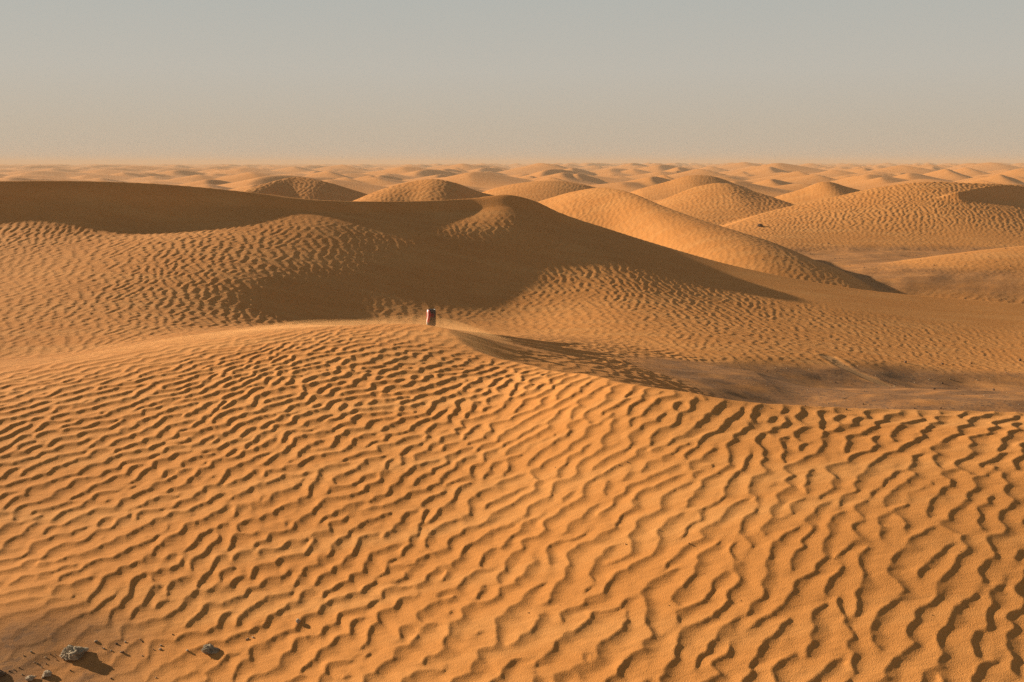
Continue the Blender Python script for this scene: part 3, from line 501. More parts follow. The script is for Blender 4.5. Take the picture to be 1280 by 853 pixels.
for x, y, s, m, label, group in [(-1.709, 3.673, 0.0121, 'p', 'tiny pebble strewn on the sandy flat around the largest pitted rock', 'pebbles around the largest rock'), (-1.618, 3.66, 0.0072, 'p', 'tiny pebble strewn on the sandy flat around the largest pitted rock', 'pebbles around the largest rock'), (-1.646, 3.645, 0.0096, 'p', 'tiny pebble strewn on the sandy flat around the largest pitted rock', 'pebbles around the largest rock'), (-1.675, 3.619, 0.0072, 'p', 'tiny pebble strewn on the sandy flat around the largest pitted rock', 'pebbles around the largest rock'), (-1.662, 3.615, 0.0072, 'p', 'tiny pebble strewn on the sandy flat around the largest pitted rock', 'pebbles around the largest rock'), (-1.63, 3.612, 0.0095, 'd', 'tiny pebble strewn on the sandy flat around the largest pitted rock', 'pebbles around the largest rock'), (-1.53, 3.571, 0.0095, 'd', 'tiny pebble strewn on the sandy flat around the largest pitted rock', 'pebbles around the largest rock'), (-1.498, 3.727, 0.0147, 'p', 'tiny pebble strewn on the sandy flat around the largest pitted rock', 'pebbles around the largest rock'), (-1.418, 3.712, 0.0098, 'd', 'tiny pebble strewn on the sandy flat around the largest pitted rock', 'pebbles around the largest rock'), (-1.388, 3.718, 0.0122, 'p', 'tiny pebble strewn on the sandy flat around the largest pitted rock', 'pebbles around the largest rock'), (-1.425, 3.675, 0.0097, 'p', 'tiny pebble strewn on the sandy flat around the largest pitted rock', 'pebbles around the largest rock'), (-1.376, 3.657, 0.0121, 'd', 'tiny pebble strewn on the sandy flat around the largest pitted rock', 'pebbles around the largest rock'), (-1.386, 3.662, 0.0097, 'p', 'tiny pebble strewn on the sandy flat around the largest pitted rock', 'pebbles around the largest rock'), (-1.37, 3.518, 0.0093, 'd', 'tiny pebble strewn on the sandy flat around the largest pitted rock', 'pebbles around the largest rock'), (-1.69, 3.555, 0.0094, 'r', 'tiny pebble strewn on the sandy flat around the largest pitted rock', 'pebbles around the largest rock'), (-1.246, 3.661, 0.0145, 'p', 'tiny pebble strewn on the sandy flat around the largest pitted rock', 'pebbles around the largest rock'), (-1.25, 3.684, 0.0097, 'p', 'tiny pebble strewn on the sandy flat around the largest pitted rock', 'pebbles around the largest rock'), (-1.27, 3.664, 0.0072, 'd', 'tiny pebble strewn on the sandy flat around the largest pitted rock', 'pebbles around the largest rock'), (-1.141, 3.633, 0.0144, 'p', 'tiny pebble strewn on the sandy flat around the largest pitted rock', 'pebbles around the largest rock'), (-1.339, 3.727, 0.0073, 'p', 'tiny pebble strewn on the sandy flat around the largest pitted rock', 'pebbles around the largest rock'), (-1.326, 3.715, 0.0073, 'd', 'tiny pebble strewn on the sandy flat around the largest pitted rock', 'pebbles around the largest rock'), (-1.212, 3.506, 0.0093, 'p', 'tiny pebble strewn on the sandy flat around the largest pitted rock', 'pebbles around the largest rock'), (-0.937, 3.674, 0.0121, 'p', 'tiny pebble strewn on the sandy flat around the largest pitted rock', 'pebbles around the largest rock'), (-0.921, 3.68, 0.0121, 'p', 'tiny pebble strewn on the sandy flat around the largest pitted rock', 'pebbles around the largest rock'), (-0.942, 3.671, 0.0073, 'd', 'tiny pebble strewn on the sandy flat around the largest pitted rock', 'pebbles around the largest rock'), (-1.223, 3.737, 0.0098, 'd', 'tiny pebble strewn on the sandy flat around the largest pitted rock', 'pebbles around the largest rock'), (-1.454, 3.685, 0.0097, 'r', 'tiny pebble strewn on the sandy flat around the largest pitted rock', 'pebbles around the largest rock'), (-1.635, 3.661, 0.0096, 'd', 'tiny pebble strewn on the sandy flat around the largest pitted rock', 'pebbles around the largest rock'), (-1.462, 3.691, 0.0073, 'd', 'tiny pebble strewn on the sandy flat around the largest pitted rock', 'pebbles around the largest rock'), (-1.649, 3.603, 0.0071, 'd', 'tiny pebble strewn on the sandy flat around the largest pitted rock', 'pebbles around the largest rock'), (-1.716, 3.591, 0.0071, 'd', 'tiny pebble strewn on the sandy flat around the largest pitted rock', 'pebbles around the largest rock'), (-1.743, 3.575, 0.0095, 'd', 'tiny pebble strewn on the sandy flat around the largest pitted rock', 'pebbles around the largest rock'), (-1.602, 3.633, 0.0072, 'd', 'tiny pebble strewn on the sandy flat around the largest pitted rock', 'pebbles around the largest rock'), (-1.3, 3.632, 0.0072, 'r', 'tiny pebble strewn on the sandy flat around the largest pitted rock', 'pebbles around the largest rock'), (-1.639, 3.593, 0.0071, 'p', 'tiny pebble strewn on the sandy flat around the largest pitted rock', 'pebbles around the largest rock'), (-1.732, 3.583, 0.0071, 'p', 'tiny pebble strewn on the sandy flat around the largest pitted rock', 'pebbles around the largest rock'), (-1.726, 3.653, 0.0072, 'd', 'tiny pebble strewn on the sandy flat around the largest pitted rock', 'pebbles around the largest rock'), (4.558, 11.201, 0.0339, 'd', 'small dark stone on the brown gravel flat beyond the rippled dune', 'stones on the gravel flat'), (4.414, 11.041, 0.0334, 'd', 'small dark stone on the brown gravel flat beyond the rippled dune', 'stones on the gravel flat'), (3.683, 9.378, 0.0285, 'd', 'small dark stone on the brown gravel flat beyond the rippled dune', 'stones on the gravel flat'), (4.829, 10.784, 0.0391, 'd', 'small dark stone on the brown gravel flat beyond the rippled dune', 'stones on the gravel flat'), (1.535, 4.922, 0.0124, 'd', 'small dark stone on the brown gravel flat beyond the rippled dune', 'stones on the gravel flat'), (2.724, 8.326, 0.0203, 'd', 'small dark stone on the brown gravel flat beyond the rippled dune', 'stones on the gravel flat'), (2.644, 8.555, 0.0209, 'd', 'small dark stone on the brown gravel flat beyond the rippled dune', 'stones on the gravel flat'), (2.997, 7.989, 0.0195, 'd', 'small dark stone on the brown gravel flat beyond the rippled dune', 'stones on the gravel flat'), (3.196, 7.994, 0.0244, 'd', 'small dark stone on the brown gravel flat beyond the rippled dune', 'stones on the gravel flat'), (2.823, 8.07, 0.0148, 'd', 'small dark stone on the brown gravel flat beyond the rippled dune', 'stones on the gravel flat'), (5.881, 12.506, 0.0603, 'd', 'small dark stone on the brown gravel flat beyond the rippled dune', 'stones on the gravel flat'), (4.745, 11.902, 0.0359, 'd', 'small dark stone on the brown gravel flat beyond the rippled dune', 'stones on the gravel flat'), (4.272, 11.722, 0.0425, 'd', 'small dark stone on the brown gravel flat beyond the rippled dune', 'stones on the gravel flat'), (5.16, 12.134, 0.0293, 'd', 'small dark stone on the brown gravel flat beyond the rippled dune', 'stones on the gravel flat'), (4.501, 10.886, 0.0198, 'd', 'small dark stone on the brown gravel flat beyond the rippled dune', 'stones on the gravel flat'), (4.315, 11.175, 0.0203, 'd', 'small dark stone on the brown gravel flat beyond the rippled dune', 'stones on the gravel flat'), (2.956, 10.732, 0.0162, 'r', 'tiny stone in the scatter covering the brown gravel flat', 'tiny stones scattered on the gravel flat'), (2.712, 10.649, 0.0161, 'p', 'tiny stone in the scatter covering the brown gravel flat', 'tiny stones scattered on the gravel flat'), (3.691, 8.166, 0.008, 'd', 'tiny stone in the scatter covering the brown gravel flat', 'tiny stones scattered on the gravel flat'), (3.728, 10.689, 0.0129, 'd', 'tiny stone in the scatter covering the brown gravel flat', 'tiny stones scattered on the gravel flat'), (1.403, 4.948, 0.005, 'd', 'tiny stone in the scatter covering the brown gravel flat', 'tiny stones scattered on the gravel flat'), (4.827, 11.491, 0.0139, 'd', 'tiny stone in the scatter covering the brown gravel flat', 'tiny stones scattered on the gravel flat'), (3.188, 8.456, 0.0103, 'd', 'tiny stone in the scatter covering the brown gravel flat', 'tiny stones scattered on the gravel flat'), (4.88, 11.301, 0.0171, 'p', 'tiny stone in the scatter covering the brown gravel flat', 'tiny stones scattered on the gravel flat'), (2.929, 10.498, 0.0127, 'd', 'tiny stone in the scatter covering the brown gravel flat', 'tiny stones scattered on the gravel flat'), (3.729, 8.126, 0.0149, 'd', 'tiny stone in the scatter covering the brown gravel flat', 'tiny stones scattered on the gravel flat'), (1.998, 9.203, 0.0112, 'p', 'tiny stone in the scatter covering the brown gravel flat', 'tiny stones scattered on the gravel flat'), (2.66, 10.018, 0.0121, 'r', 'tiny stone in the scatter covering the brown gravel flat', 'tiny stones scattered on the gravel flat'), (3.588, 10.846, 0.0131, 'd', 'tiny stone in the scatter covering the brown gravel flat', 'tiny stones scattered on the gravel flat'), (2.129, 9.007, 0.011, 'p', 'tiny stone in the scatter covering the brown gravel flat', 'tiny stones scattered on the gravel flat'), (3.721, 10.552, 0.0128, 'd', 'tiny stone in the scatter covering the brown gravel flat', 'tiny stones scattered on the gravel flat'), (5.486, 11.661, 0.0176, 'd', 'tiny stone in the scatter covering the brown gravel flat', 'tiny stones scattered on the gravel flat'), (4.117, 10.883, 0.0132, 'd', 'tiny stone in the scatter covering the brown gravel flat', 'tiny stones scattered on the gravel flat'), (3.026, 9.235, 0.0168, 'd', 'tiny stone in the scatter covering the brown gravel flat', 'tiny stones scattered on the gravel flat'), (5.285, 11.839, 0.0114, 'd', 'tiny stone in the scatter covering the brown gravel flat', 'tiny stones scattered on the gravel flat'), (2.566, 8.942, 0.0109, 'd', 'tiny stone in the scatter covering the brown gravel flat', 'tiny stones scattered on the gravel flat'), (3.213, 10.713, 0.0162, 'd', 'tiny stone in the scatter covering the brown gravel flat', 'tiny stones scattered on the gravel flat'), (1.938, 8.54, 0.0104, 'd', 'tiny stone in the scatter covering the brown gravel flat', 'tiny stones scattered on the gravel flat'), (2.031, 9.231, 0.0112, 'r', 'tiny stone in the scatter covering the brown gravel flat', 'tiny stones scattered on the gravel flat'), (3.54, 8.09, 0.0079, 'd', 'tiny stone in the scatter covering the brown gravel flat', 'tiny stones scattered on the gravel flat'), (3.052, 8.139, 0.0099, 'd', 'tiny stone in the scatter covering the brown gravel flat', 'tiny stones scattered on the gravel flat'), (2.501, 8.934, 0.0109, 'd', 'tiny stone in the scatter covering the brown gravel flat', 'tiny stones scattered on the gravel flat'), (3.938, 10.871, 0.0164, 'd', 'tiny stone in the scatter covering the brown gravel flat', 'tiny stones scattered on the gravel flat'), (2.631, 8.491, 0.0104, 'p', 'tiny stone in the scatter covering the brown gravel flat', 'tiny stones scattered on the gravel flat'), (1.183, 4.904, 0.0078, 'd', 'tiny stone in the scatter covering the brown gravel flat', 'tiny stones scattered on the gravel flat'), (2.586, 10.597, 0.0128, 'p', 'tiny stone in the scatter covering the brown gravel flat', 'tiny stones scattered on the gravel flat'), (4.444, 11.445, 0.0111, 'p', 'tiny stone in the scatter covering the brown gravel flat', 'tiny stones scattered on the gravel flat'), (3.707, 10.873, 0.0105, 'd', 'tiny stone in the scatter covering the brown gravel flat', 'tiny stones scattered on the gravel flat'), (4.874, 11.358, 0.0172, 'd', 'tiny stone in the scatter covering the brown gravel flat', 'tiny stones scattered on the gravel flat'), (3.663, 10.852, 0.0164, 'r', 'tiny stone in the scatter covering the brown gravel flat', 'tiny stones scattered on the gravel flat'), (2.026, 9.007, 0.011, 'r', 'tiny stone in the scatter covering the brown gravel flat', 'tiny stones scattered on the gravel flat'), (4.711, 10.987, 0.0106, 'd', 'tiny stone in the scatter covering the brown gravel flat', 'tiny stones scattered on the gravel flat'), (2.949, 10.519, 0.0127, 'd', 'tiny stone in the scatter covering the brown gravel flat', 'tiny stones scattered on the gravel flat'), (3.44, 10.68, 0.0129, 'd', 'tiny stone in the scatter covering the brown gravel flat', 'tiny stones scattered on the gravel flat'), (5.034, 11.347, 0.011, 'p', 'tiny stone in the scatter covering the brown gravel flat', 'tiny stones scattered on the gravel flat'), (2.664, 8.331, 0.0081, 'r', 'tiny stone in the scatter covering the brown gravel flat', 'tiny stones scattered on the gravel flat'), (3.268, 10.379, 0.0189, 'd', 'tiny stone in the scatter covering the brown gravel flat', 'tiny stones scattered on the gravel flat'), (2.647, 8.759, 0.0107, 'r', 'tiny stone in the scatter covering the brown gravel flat', 'tiny stones scattered on the gravel flat'), (3.032, 8.63, 0.0105, 'd', 'tiny stone in the scatter covering the brown gravel flat', 'tiny stones scattered on the gravel flat'), (3.619, 7.977, 0.0078, 'd', 'tiny stone in the scatter covering the brown gravel flat', 'tiny stones scattered on the gravel flat'), (3.97, 8.578, 0.0084, 'r', 'tiny stone in the scatter covering the brown gravel flat', 'tiny stones scattered on the gravel flat'), (5.24, 11.772, 0.0142, 'd', 'tiny stone in the scatter covering the brown gravel flat', 'tiny stones scattered on the gravel flat'), (3.799, 8.648, 0.0132, 'p', 'tiny stone in the scatter covering the brown gravel flat', 'tiny stones scattered on the gravel flat'), (3.528, 10.484, 0.0159, 'd', 'tiny stone in the scatter covering the brown gravel flat', 'tiny stones scattered on the gravel flat'), (4.809, 11.462, 0.0139, 'd', 'tiny stone in the scatter covering the brown gravel flat', 'tiny stones scattered on the gravel flat'), (4.171, 11.227, 0.017, 'r', 'tiny stone in the scatter covering the brown gravel flat', 'tiny stones scattered on the gravel flat'), (4.785, 10.851, 0.0131, 'd', 'tiny stone in the scatter covering the brown gravel flat', 'tiny stones scattered on the gravel flat'), (4.32, 11.15, 0.0202, 'r', 'tiny stone in the scatter covering the brown gravel flat', 'tiny stones scattered on the gravel flat'), (5.008, 11.124, 0.0108, 'd', 'tiny stone in the scatter covering the brown gravel flat', 'tiny stones scattered on the gravel flat'), (4.539, 11.549, 0.0209, 'd', 'tiny stone in the scatter covering the brown gravel flat', 'tiny stones scattered on the gravel flat'), (4.23, 11.41, 0.0138, 'd', 'tiny stone in the scatter covering the brown gravel flat', 'tiny stones scattered on the gravel flat'), (4.492, 10.887, 0.0105, 'd', 'tiny stone in the scatter covering the brown gravel flat', 'tiny stones scattered on the gravel flat'), (3.521, 8.162, 0.008, 'p', 'tiny stone in the scatter covering the brown gravel flat', 'tiny stones scattered on the gravel flat'), (3.607, 10.885, 0.0132, 'r', 'tiny stone in the scatter covering the brown gravel flat', 'tiny stones scattered on the gravel flat'), (2.558, 9.284, 0.0141, 'd', 'tiny stone in the scatter covering the brown gravel flat', 'tiny stones scattered on the gravel flat'), (1.165, 4.936, 0.0062, 'p', 'tiny stone in the scatter covering the brown gravel flat', 'tiny stones scattered on the gravel flat'), (5.311, 11.258, 0.017, 'd', 'tiny stone in the scatter covering the brown gravel flat', 'tiny stones scattered on the gravel flat'), (3.049, 8.067, 0.0099, 'r', 'tiny stone in the scatter covering the brown gravel flat', 'tiny stones scattered on the gravel flat'), (2.743, 8.45, 0.0103, 'd', 'tiny stone in the scatter covering the brown gravel flat', 'tiny stones scattered on the gravel flat'), (5.094, 11.606, 0.014, 'd', 'tiny stone in the scatter covering the brown gravel flat', 'tiny stones scattered on the gravel flat'), (3.663, 10.709, 0.0194, 'd', 'tiny stone in the scatter covering the brown gravel flat', 'tiny stones scattered on the gravel flat'), (4.672, 11.782, 0.0142, 'd', 'tiny stone in the scatter covering the brown gravel flat', 'tiny stones scattered on the gravel flat'), (3.74, 10.525, 0.0191, 'r', 'tiny stone in the scatter covering the brown gravel flat', 'tiny stones scattered on the gravel flat'), (3.578, 10.203, 0.0155, 'd', 'tiny stone in the scatter covering the brown gravel flat', 'tiny stones scattered on the gravel flat'), (2.633, 8.56, 0.0083, 'd', 'tiny stone in the scatter covering the brown gravel flat', 'tiny stones scattered on the gravel flat'), (4.135, 11.132, 0.0168, 'p', 'tiny stone in the scatter covering the brown gravel flat', 'tiny stones scattered on the gravel flat'), (2.492, 8.457, 0.0129, 'p', 'tiny stone in the scatter covering the brown gravel flat', 'tiny stones scattered on the gravel flat'), (4.105, 10.984, 0.0133, 'p', 'tiny stone in the scatter covering the brown gravel flat', 'tiny stones scattered on the gravel flat'), (2.694, 8.722, 0.0106, 'r', 'tiny stone in the scatter covering the brown gravel flat', 'tiny stones scattered on the gravel flat'), (2.461, 10.416, 0.0189, 'd', 'tiny stone in the scatter covering the brown gravel flat', 'tiny stones scattered on the gravel flat'), (1.434, 4.95, 0.0063, 'p', 'tiny stone in the scatter covering the brown gravel flat', 'tiny stones scattered on the gravel flat'), (3.684, 8.777, 0.0085, 'd', 'tiny stone in the scatter covering the brown gravel flat', 'tiny stones scattered on the gravel flat'), (2.65, 8.286, 0.0101, 'd', 'tiny stone in the scatter covering the brown gravel flat', 'tiny stones scattered on the gravel flat'), (4.269, 11.147, 0.0135, 'd', 'tiny stone in the scatter covering the brown gravel flat', 'tiny stones scattered on the gravel flat'), (3.528, 9.522, 0.0092, 'd', 'tiny stone in the scatter covering the brown gravel flat', 'tiny stones scattered on the gravel flat'), (3.395, 8.01, 0.0098, 'd', 'tiny stone in the scatter covering the brown gravel flat', 'tiny stones scattered on the gravel flat'), (3.852, 10.542, 0.0191, 'd', 'tiny stone in the scatter covering the brown gravel flat', 'tiny stones scattered on the gravel flat'), (3.296, 8.003, 0.0078, 'd', 'tiny stone in the scatter covering the brown gravel flat', 'tiny stones scattered on the gravel flat'), (3.347, 8.734, 0.0106, 'p', 'tiny stone in the scatter covering the brown gravel flat', 'tiny stones scattered on the gravel flat'), (3.704, 8.865, 0.0135, 'p', 'tiny stone in the scatter covering the brown gravel flat', 'tiny stones scattered on the gravel flat'), (2.567, 9.283, 0.0113, 'd', 'tiny stone in the scatter covering the brown gravel flat', 'tiny stones scattered on the gravel flat'), (2.663, 8.578, 0.0157, 'p', 'tiny stone in the scatter covering the brown gravel flat', 'tiny stones scattered on the gravel flat'), (3.784, 8.01, 0.0122, 'p', 'tiny stone in the scatter covering the brown gravel flat', 'tiny stones scattered on the gravel flat'), (2.693, 8.441, 0.0103, 'r', 'tiny stone in the scatter covering the brown gravel flat', 'tiny stones scattered on the gravel flat'), (3.6, 11.244, 0.0136, 'p', 'tiny stone in the scatter covering the brown gravel flat', 'tiny stones scattered on the gravel flat'), (3.116, 9.347, 0.0114, 'r', 'tiny stone in the scatter covering the brown gravel flat', 'tiny stones scattered on the gravel flat'), (4.249, 9.238, 0.0112, 'p', 'tiny stone in the scatter covering the brown gravel flat', 'tiny stones scattered on the gravel flat'), (1.146, 4.904, 0.0062, 'p', 'tiny stone in the scatter covering the brown gravel flat', 'tiny stones scattered on the gravel flat'), (3.398, 8.071, 0.0099, 'r', 'tiny stone in the scatter covering the brown gravel flat', 'tiny stones scattered on the gravel flat'), (1.352, 4.948, 0.0094, 'd', 'tiny stone in the scatter covering the brown gravel flat', 'tiny stones scattered on the gravel flat'), (2.623, 10.356, 0.0125, 'd', 'tiny stone in the scatter covering the brown gravel flat', 'tiny stones scattered on the gravel flat'), (5.36, 11.71, 0.0212, 'p', 'tiny stone in the scatter covering the brown gravel flat', 'tiny stones scattered on the gravel flat'), (2.88, 8.066, 0.0099, 'd', 'tiny stone in the scatter covering the brown gravel flat', 'tiny stones scattered on the gravel flat'), (3.923, 11.23, 0.0109, 'd', 'tiny stone in the scatter covering the brown gravel flat', 'tiny stones scattered on the gravel flat'), (2.053, 9.187, 0.0089, 'd', 'tiny stone in the scatter covering the brown gravel flat', 'tiny stones scattered on the gravel flat'), (1.134, 4.887, 0.0062, 'p', 'tiny stone in the scatter covering the brown gravel flat', 'tiny stones scattered on the gravel flat'), (3.82, 8.592, 0.0105, 'r', 'tiny stone in the scatter covering the brown gravel flat', 'tiny stones scattered on the gravel flat'), (3.708, 8.042, 0.0079, 'p', 'tiny stone in the scatter covering the brown gravel flat', 'tiny stones scattered on the gravel flat'), (3.442, 11.175, 0.0203, 'd', 'tiny stone in the scatter covering the brown gravel flat', 'tiny stones scattered on the gravel flat'), (3.831, 11.144, 0.0135, 'r', 'tiny stone in the scatter covering the brown gravel flat', 'tiny stones scattered on the gravel flat'), (3.684, 10.661, 0.0129, 'd', 'tiny stone in the scatter covering the brown gravel flat', 'tiny stones scattered on the gravel flat'), (3.379, 9.717, 0.0118, 'r', 'tiny stone in the scatter covering the brown gravel flat', 'tiny stones scattered on the gravel flat'), (3.115, 10.396, 0.0157, 'd', 'tiny stone in the scatter covering the brown gravel flat', 'tiny stones scattered on the gravel flat'), (2.529, 8.801, 0.0107, 'd', 'tiny stone in the scatter covering the brown gravel flat', 'tiny stones scattered on the gravel flat'), (2.481, 10.469, 0.019, 'd', 'tiny stone in the scatter covering the brown gravel flat', 'tiny stones scattered on the gravel flat'), (2.486, 9.034, 0.0137, 'p', 'tiny stone in the scatter covering the brown gravel flat', 'tiny stones scattered on the gravel flat'), (4.465, 16.85, 0.0304, 'd', 'tiny dark stone on the far stony flat below the broad orange dune', 'stones on the far flat'), (6.804, 22.553, 0.027, 'd', 'tiny dark stone on the far stony flat below the broad orange dune', 'stones on the far flat'), (4.172, 17.001, 0.0255, 'd', 'tiny dark stone on the far stony flat below the broad orange dune', 'stones on the far flat'), (6.026, 20.459, 0.0368, 'd', 'tiny dark stone on the far stony flat below the broad orange dune', 'stones on the far flat'), (8.404, 22.91, 0.0275, 'd', 'tiny dark stone on the far stony flat below the broad orange dune', 'stones on the far flat'), (4.841, 17.137, 0.0257, 'd', 'tiny dark stone on the far stony flat below the broad orange dune', 'stones on the far flat'), (7.835, 18.964, 0.0284, 'd', 'tiny dark stone on the far stony flat below the broad orange dune', 'stones on the far flat'), (9.521, 22.768, 0.0273, 'd', 'tiny dark stone on the far stony flat below the broad orange dune', 'stones on the far flat'), (7.959, 18.054, 0.0173, 'd', 'tiny dark stone on the far stony flat below the broad orange dune', 'stones on the far flat'), (7.908, 21.449, 0.0321, 'd', 'tiny dark stone on the far stony flat below the broad orange dune', 'stones on the far flat'), (10.12, 22.575, 0.0216, 'd', 'tiny dark stone on the far stony flat below the broad orange dune', 'stones on the far flat'), (7.195, 21.022, 0.0252, 'd', 'tiny dark stone on the far stony flat below the broad orange dune', 'stones on the far flat'), (3.86, 16.891, 0.0254, 'd', 'tiny dark stone on the far stony flat below the broad orange dune', 'stones on the far flat'), (7.462, 18.061, 0.0271, 'd', 'tiny dark stone on the far stony flat below the broad orange dune', 'stones on the far flat'), (4.118, 16.593, 0.016, 'd', 'tiny dark stone on the far stony flat below the broad orange dune', 'stones on the far flat'), (4.163, 17.624, 0.0265, 'd', 'tiny dark stone on the far stony flat below the broad orange dune', 'stones on the far flat'), (8.542, 22.944, 0.022, 'd', 'tiny dark stone on the far stony flat below the broad orange dune', 'stones on the far flat'), (3.748, 16.918, 0.0203, 'd', 'tiny dark stone on the far stony flat below the broad orange dune', 'stones on the far flat'), (5.911, 19.167, 0.0288, 'd', 'tiny dark stone on the far stony flat below the broad orange dune', 'stones on the far flat'), (9.402, 22.35, 0.0402, 'd', 'tiny dark stone on the far stony flat below the broad orange dune', 'stones on the far flat'), (8.269, 22.031, 0.0264, 'd', 'tiny dark stone on the far stony flat below the broad orange dune', 'stones on the far flat'), (5.947, 18.495, 0.0278, 'd', 'tiny dark stone on the far stony flat below the broad orange dune', 'stones on the far flat'), (7.995, 22.382, 0.0268, 'd', 'tiny dark stone on the far stony flat below the broad orange dune', 'stones on the far flat'), (8.579, 21.812, 0.0262, 'd', 'tiny dark stone on the far stony flat below the broad orange dune', 'stones on the far flat'), (5.852, 21.519, 0.0387, 'd', 'tiny dark stone on the far stony flat below the broad orange dune', 'stones on the far flat'), (8.672, 19.299, 0.0347, 'd', 'tiny dark stone on the far stony flat below the broad orange dune', 'stones on the far flat'), (8.182, 17.983, 0.0324, 'd', 'tiny dark stone on the far stony flat below the broad orange dune', 'stones on the far flat'), (6.147, 20.592, 0.0309, 'd', 'tiny dark stone on the far stony flat below the broad orange dune', 'stones on the far flat'), (6.538, 22.736, 0.0409, 'd', 'tiny dark stone on the far stony flat below the broad orange dune', 'stones on the far flat'), (6.308, 22.224, 0.0266, 'd', 'tiny dark stone on the far stony flat below the broad orange dune', 'stones on the far flat'), (8.278, 22.348, 0.0268, 'd', 'tiny dark stone on the far stony flat below the broad orange dune', 'stones on the far flat'), (6.983, 18.732, 0.0281, 'd', 'tiny dark stone on the far stony flat below the broad orange dune', 'stones on the far flat'), (7.006, 18.191, 0.0328, 'd', 'tiny dark stone on the far stony flat below the broad orange dune', 'stones on the far flat'), (7.587, 18.574, 0.0178, 'd', 'tiny dark stone on the far stony flat below the broad orange dune', 'stones on the far flat'), (6.098, 18.348, 0.022, 'd', 'tiny dark stone on the far stony flat below the broad orange dune', 'stones on the far flat'), (4.137, 17.099, 0.0164, 'd', 'tiny dark stone on the far stony flat below the broad orange dune', 'stones on the far flat'), (4.108, 16.599, 0.0249, 'd', 'tiny dark stone on the far stony flat below the broad orange dune', 'stones on the far flat'), (8.073, 18.587, 0.0223, 'd', 'tiny dark stone on the far stony flat below the broad orange dune', 'stones on the far flat'), (10.083, 22.768, 0.0273, 'd', 'tiny dark stone on the far stony flat below the broad orange dune', 'stones on the far flat'), (8.076, 18.27, 0.0219, 'd', 'tiny dark stone on the far stony flat below the broad orange dune', 'stones on the far flat'), (0.419, 3.872, 0.0076, 'd', 'tiny dark speck of stone in the ripples of the near dune', 'pebbles in the ripples of the near dune'), (0.548, 3.922, 0.0064, 'd', 'tiny dark speck of stone in the ripples of the near dune', 'pebbles in the ripples of the near dune'), (0.486, 4.486, 0.0086, 'd', 'tiny dark speck of stone in the ripples of the near dune', 'pebbles in the ripples of the near dune'), (0.451, 4.476, 0.0072, 'd', 'tiny dark speck of stone in the ripples of the near dune', 'pebbles in the ripples of the near dune'), (0.639, 3.796, 0.0075, 'd', 'tiny dark speck of stone in the ripples of the near dune', 'pebbles in the ripples of the near dune'), (0.186, 4.589, 0.0058, 'd', 'tiny dark speck of stone in the ripples of the near dune', 'pebbles in the ripples of the near dune'), (0.924, 3.442, 0.0069, 'd', 'tiny dark speck of stone in the ripples of the near dune', 'pebbles in the ripples of the near dune'), (1.105, 3.593, 0.0048, 'd', 'tiny dark speck of stone in the ripples of the near dune', 'pebbles in the ripples of the near dune'), (1.371, 3.851, 0.005, 'd', 'tiny dark speck of stone in the ripples of the near dune', 'pebbles in the ripples of the near dune'), (1.324, 3.276, 0.0055, 'd', 'tiny dark speck of stone in the ripples of the near dune', 'pebbles in the ripples of the near dune'), (0.664, 3.616, 0.0048, 'd', 'tiny dark speck of stone in the ripples of the near dune', 'pebbles in the ripples of the near dune'), (0.757, 3.445, 0.0057, 'd', 'tiny dark speck of stone in the ripples of the near dune', 'pebbles in the ripples of the near dune'), (0.524, 3.478, 0.0046, 'd', 'tiny dark speck of stone in the ripples of the near dune', 'pebbles in the ripples of the near dune'), (0.165, 3.586, 0.0047, 'd', 'tiny dark speck of stone in the ripples of the near dune', 'pebbles in the ripples of the near dune'), (0.058, 3.572, 0.0059, 'd', 'tiny dark speck of stone in the ripples of the near dune', 'pebbles in the ripples of the near dune'), (1.528, 3.579, 0.0047, 'd', 'tiny dark speck of stone in the ripples of the near dune', 'pebbles in the ripples of the near dune')]:
    o = link('pebble', SMALL[m][rnd.randrange(4)], None); s *= .9; o.scale = (s * rnd.uniform(.85, 1.3), s * rnd.uniform(.7, 1.1), s * rnd.uniform(.7, 1.1))
    lay(o, x, y, .62 * s, .15, rnd.uniform(0, 6.28), rnd.uniform(-.2, .2))
    o['label'] = label; o['category'] = 'pebble'; o['group'] = group


# ------------------------------------------------------------------ sand blowing low over the crest
bx_ = np.linspace(-3.4, 1.3, 190); by_ = np.linspace(6.6, 9.6, 110); BX, BY = np.meshgrid(bx_, by_)
gz = np.array([[ground_z(a, b) for a in bx_] for b in by_])
bd_ = along(BX, BY, BL)[0]
env = smooth(-3.4, -1.6, BX) * smooth(.1, -.45, BX) * smooth(-.55, .05, bd_ ) * smooth(1.7, .7, bd_) * smooth(6.6, 7.0, BY) * smooth(9.6, 9.0, BY)
th_ = env * (.045 + .022 * vnoise(BX, BY, .8, 0) + .010 * vnoise(BX, BY, .25, 1)); th_ = np.clip(th_, 0, None)
top = gz + .004 + th_; bot = gz - .006 - 0 * th_
n1, n2 = BX.shape; keep = th_ > .002
vid = -np.ones((2, n1, n2), int); vv = []
bm = bmesh.new(); VT = {}; 
def bv(s_, r, c):
    if (s_, r, c) not in VT: VT[(s_, r, c)] = bm.verts.new((BX[r, c], BY[r, c], (top if s_ else bot)[r, c]))
    return VT[(s_, r, c)]
cell = keep[:-1, :-1] & keep[1:, :-1] & keep[:-1, 1:] & keep[1:, 1:]
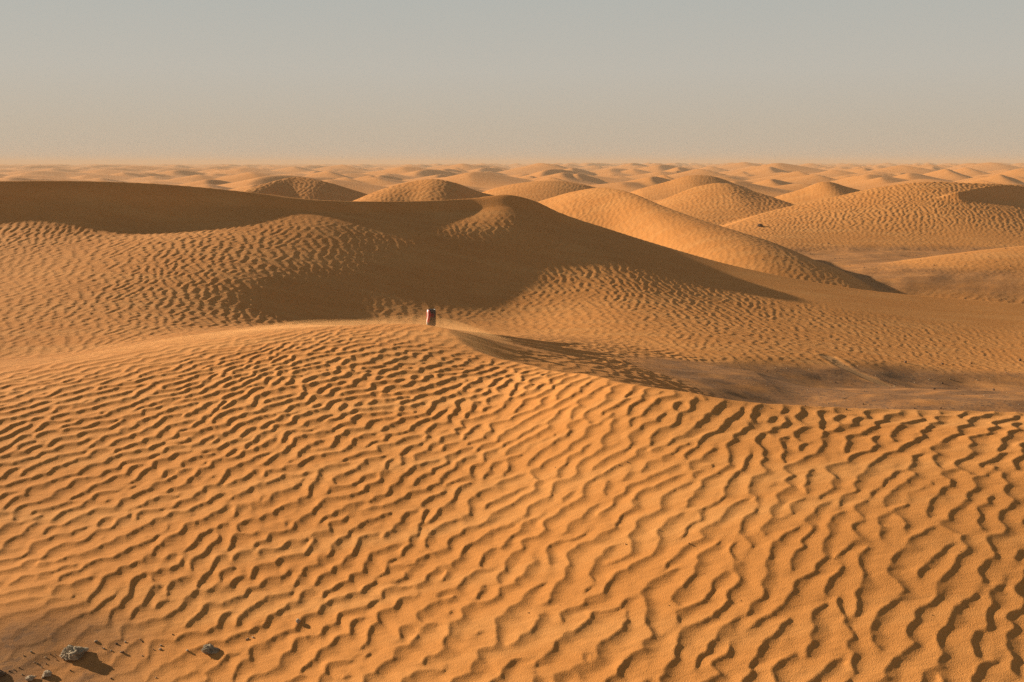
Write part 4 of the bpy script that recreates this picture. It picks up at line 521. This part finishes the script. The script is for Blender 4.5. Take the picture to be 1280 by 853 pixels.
for r in range(n1 - 1):
    for c in range(n2 - 1):
        if not cell[r, c]: continue
        bm.faces.new((bv(1, r, c), bv(1, r, c + 1), bv(1, r + 1, c + 1), bv(1, r + 1, c)))
        bm.faces.new((bv(0, r, c), bv(0, r + 1, c), bv(0, r + 1, c + 1), bv(0, r, c + 1)))
for e in [e for e in bm.edges if len(e.link_faces) == 1]:
    pass
rim = [e for e in bm.edges if len(e.link_faces) == 1]
inv = {v: k for k, v in VT.items()}
for e in rim:
    a, b = (inv[v] for v in e.verts)
    if a[0] == 1: bm.faces.new((bv(*a), bv(*b), bv(0, *b[1:]), bv(0, *a[1:])))
bmesh.ops.recalc_face_normals(bm, faces=bm.faces)
dm_ = bpy.data.meshes.new('blown_sand'); bm.to_mesh(dm_); bm.free()
vm = bpy.data.materials.new('blown_sand'); vm.use_nodes = True; vt_ = vm.node_tree; vt_.nodes.clear()
vo = vt_.nodes.new('ShaderNodeOutputMaterial'); vp = vt_.nodes.new('ShaderNodeVolumePrincipled')
vp.inputs['Color'].default_value = (.86, .54, .25, 1); vp.inputs['Density'].default_value = 0.45; vp.inputs['Anisotropy'].default_value = .3
vt_.links.new(vp.outputs[0], vo.inputs['Volume'])
o = link('blown_sand', dm_, vm); o['kind'] = 'stuff'; o['label'] = 'pale veil of blown sand drifting low over the dune crest and the foot of the metal can'

# ------------------------------------------------------------------ dusty air
def box(name, lo, hi):
    bm = bmesh.new(); bmesh.ops.create_cube(bm, size=1)
    for v in bm.verts: v.co = Vector([lo[i] + (v.co[i] + .5) * (hi[i] - lo[i]) for i in range(3)])
    me = bpy.data.meshes.new(name); bm.to_mesh(me); bm.free(); return me
hm = bpy.data.materials.new('dusty_air'); hm.use_nodes = True; ht = hm.node_tree; ht.nodes.clear()
ho = ht.nodes.new('ShaderNodeOutputMaterial'); hv = ht.nodes.new('ShaderNodeVolumePrincipled')
hv.inputs['Color'].default_value = (.58, .50, .40, 1); hv.inputs['Density'].default_value = 0.0028; hv.inputs['Anisotropy'].default_value = 0
ht.links.new(hv.outputs[0], ho.inputs['Volume'])
hz = link('haze', box('haze', (-1000, -30, -1.6), (1000, 1000, EYE + 1.6)), hm); hz['kind'] = 'stuff'; hz['label'] = 'thin tan dust haze hanging over the whole dune field'
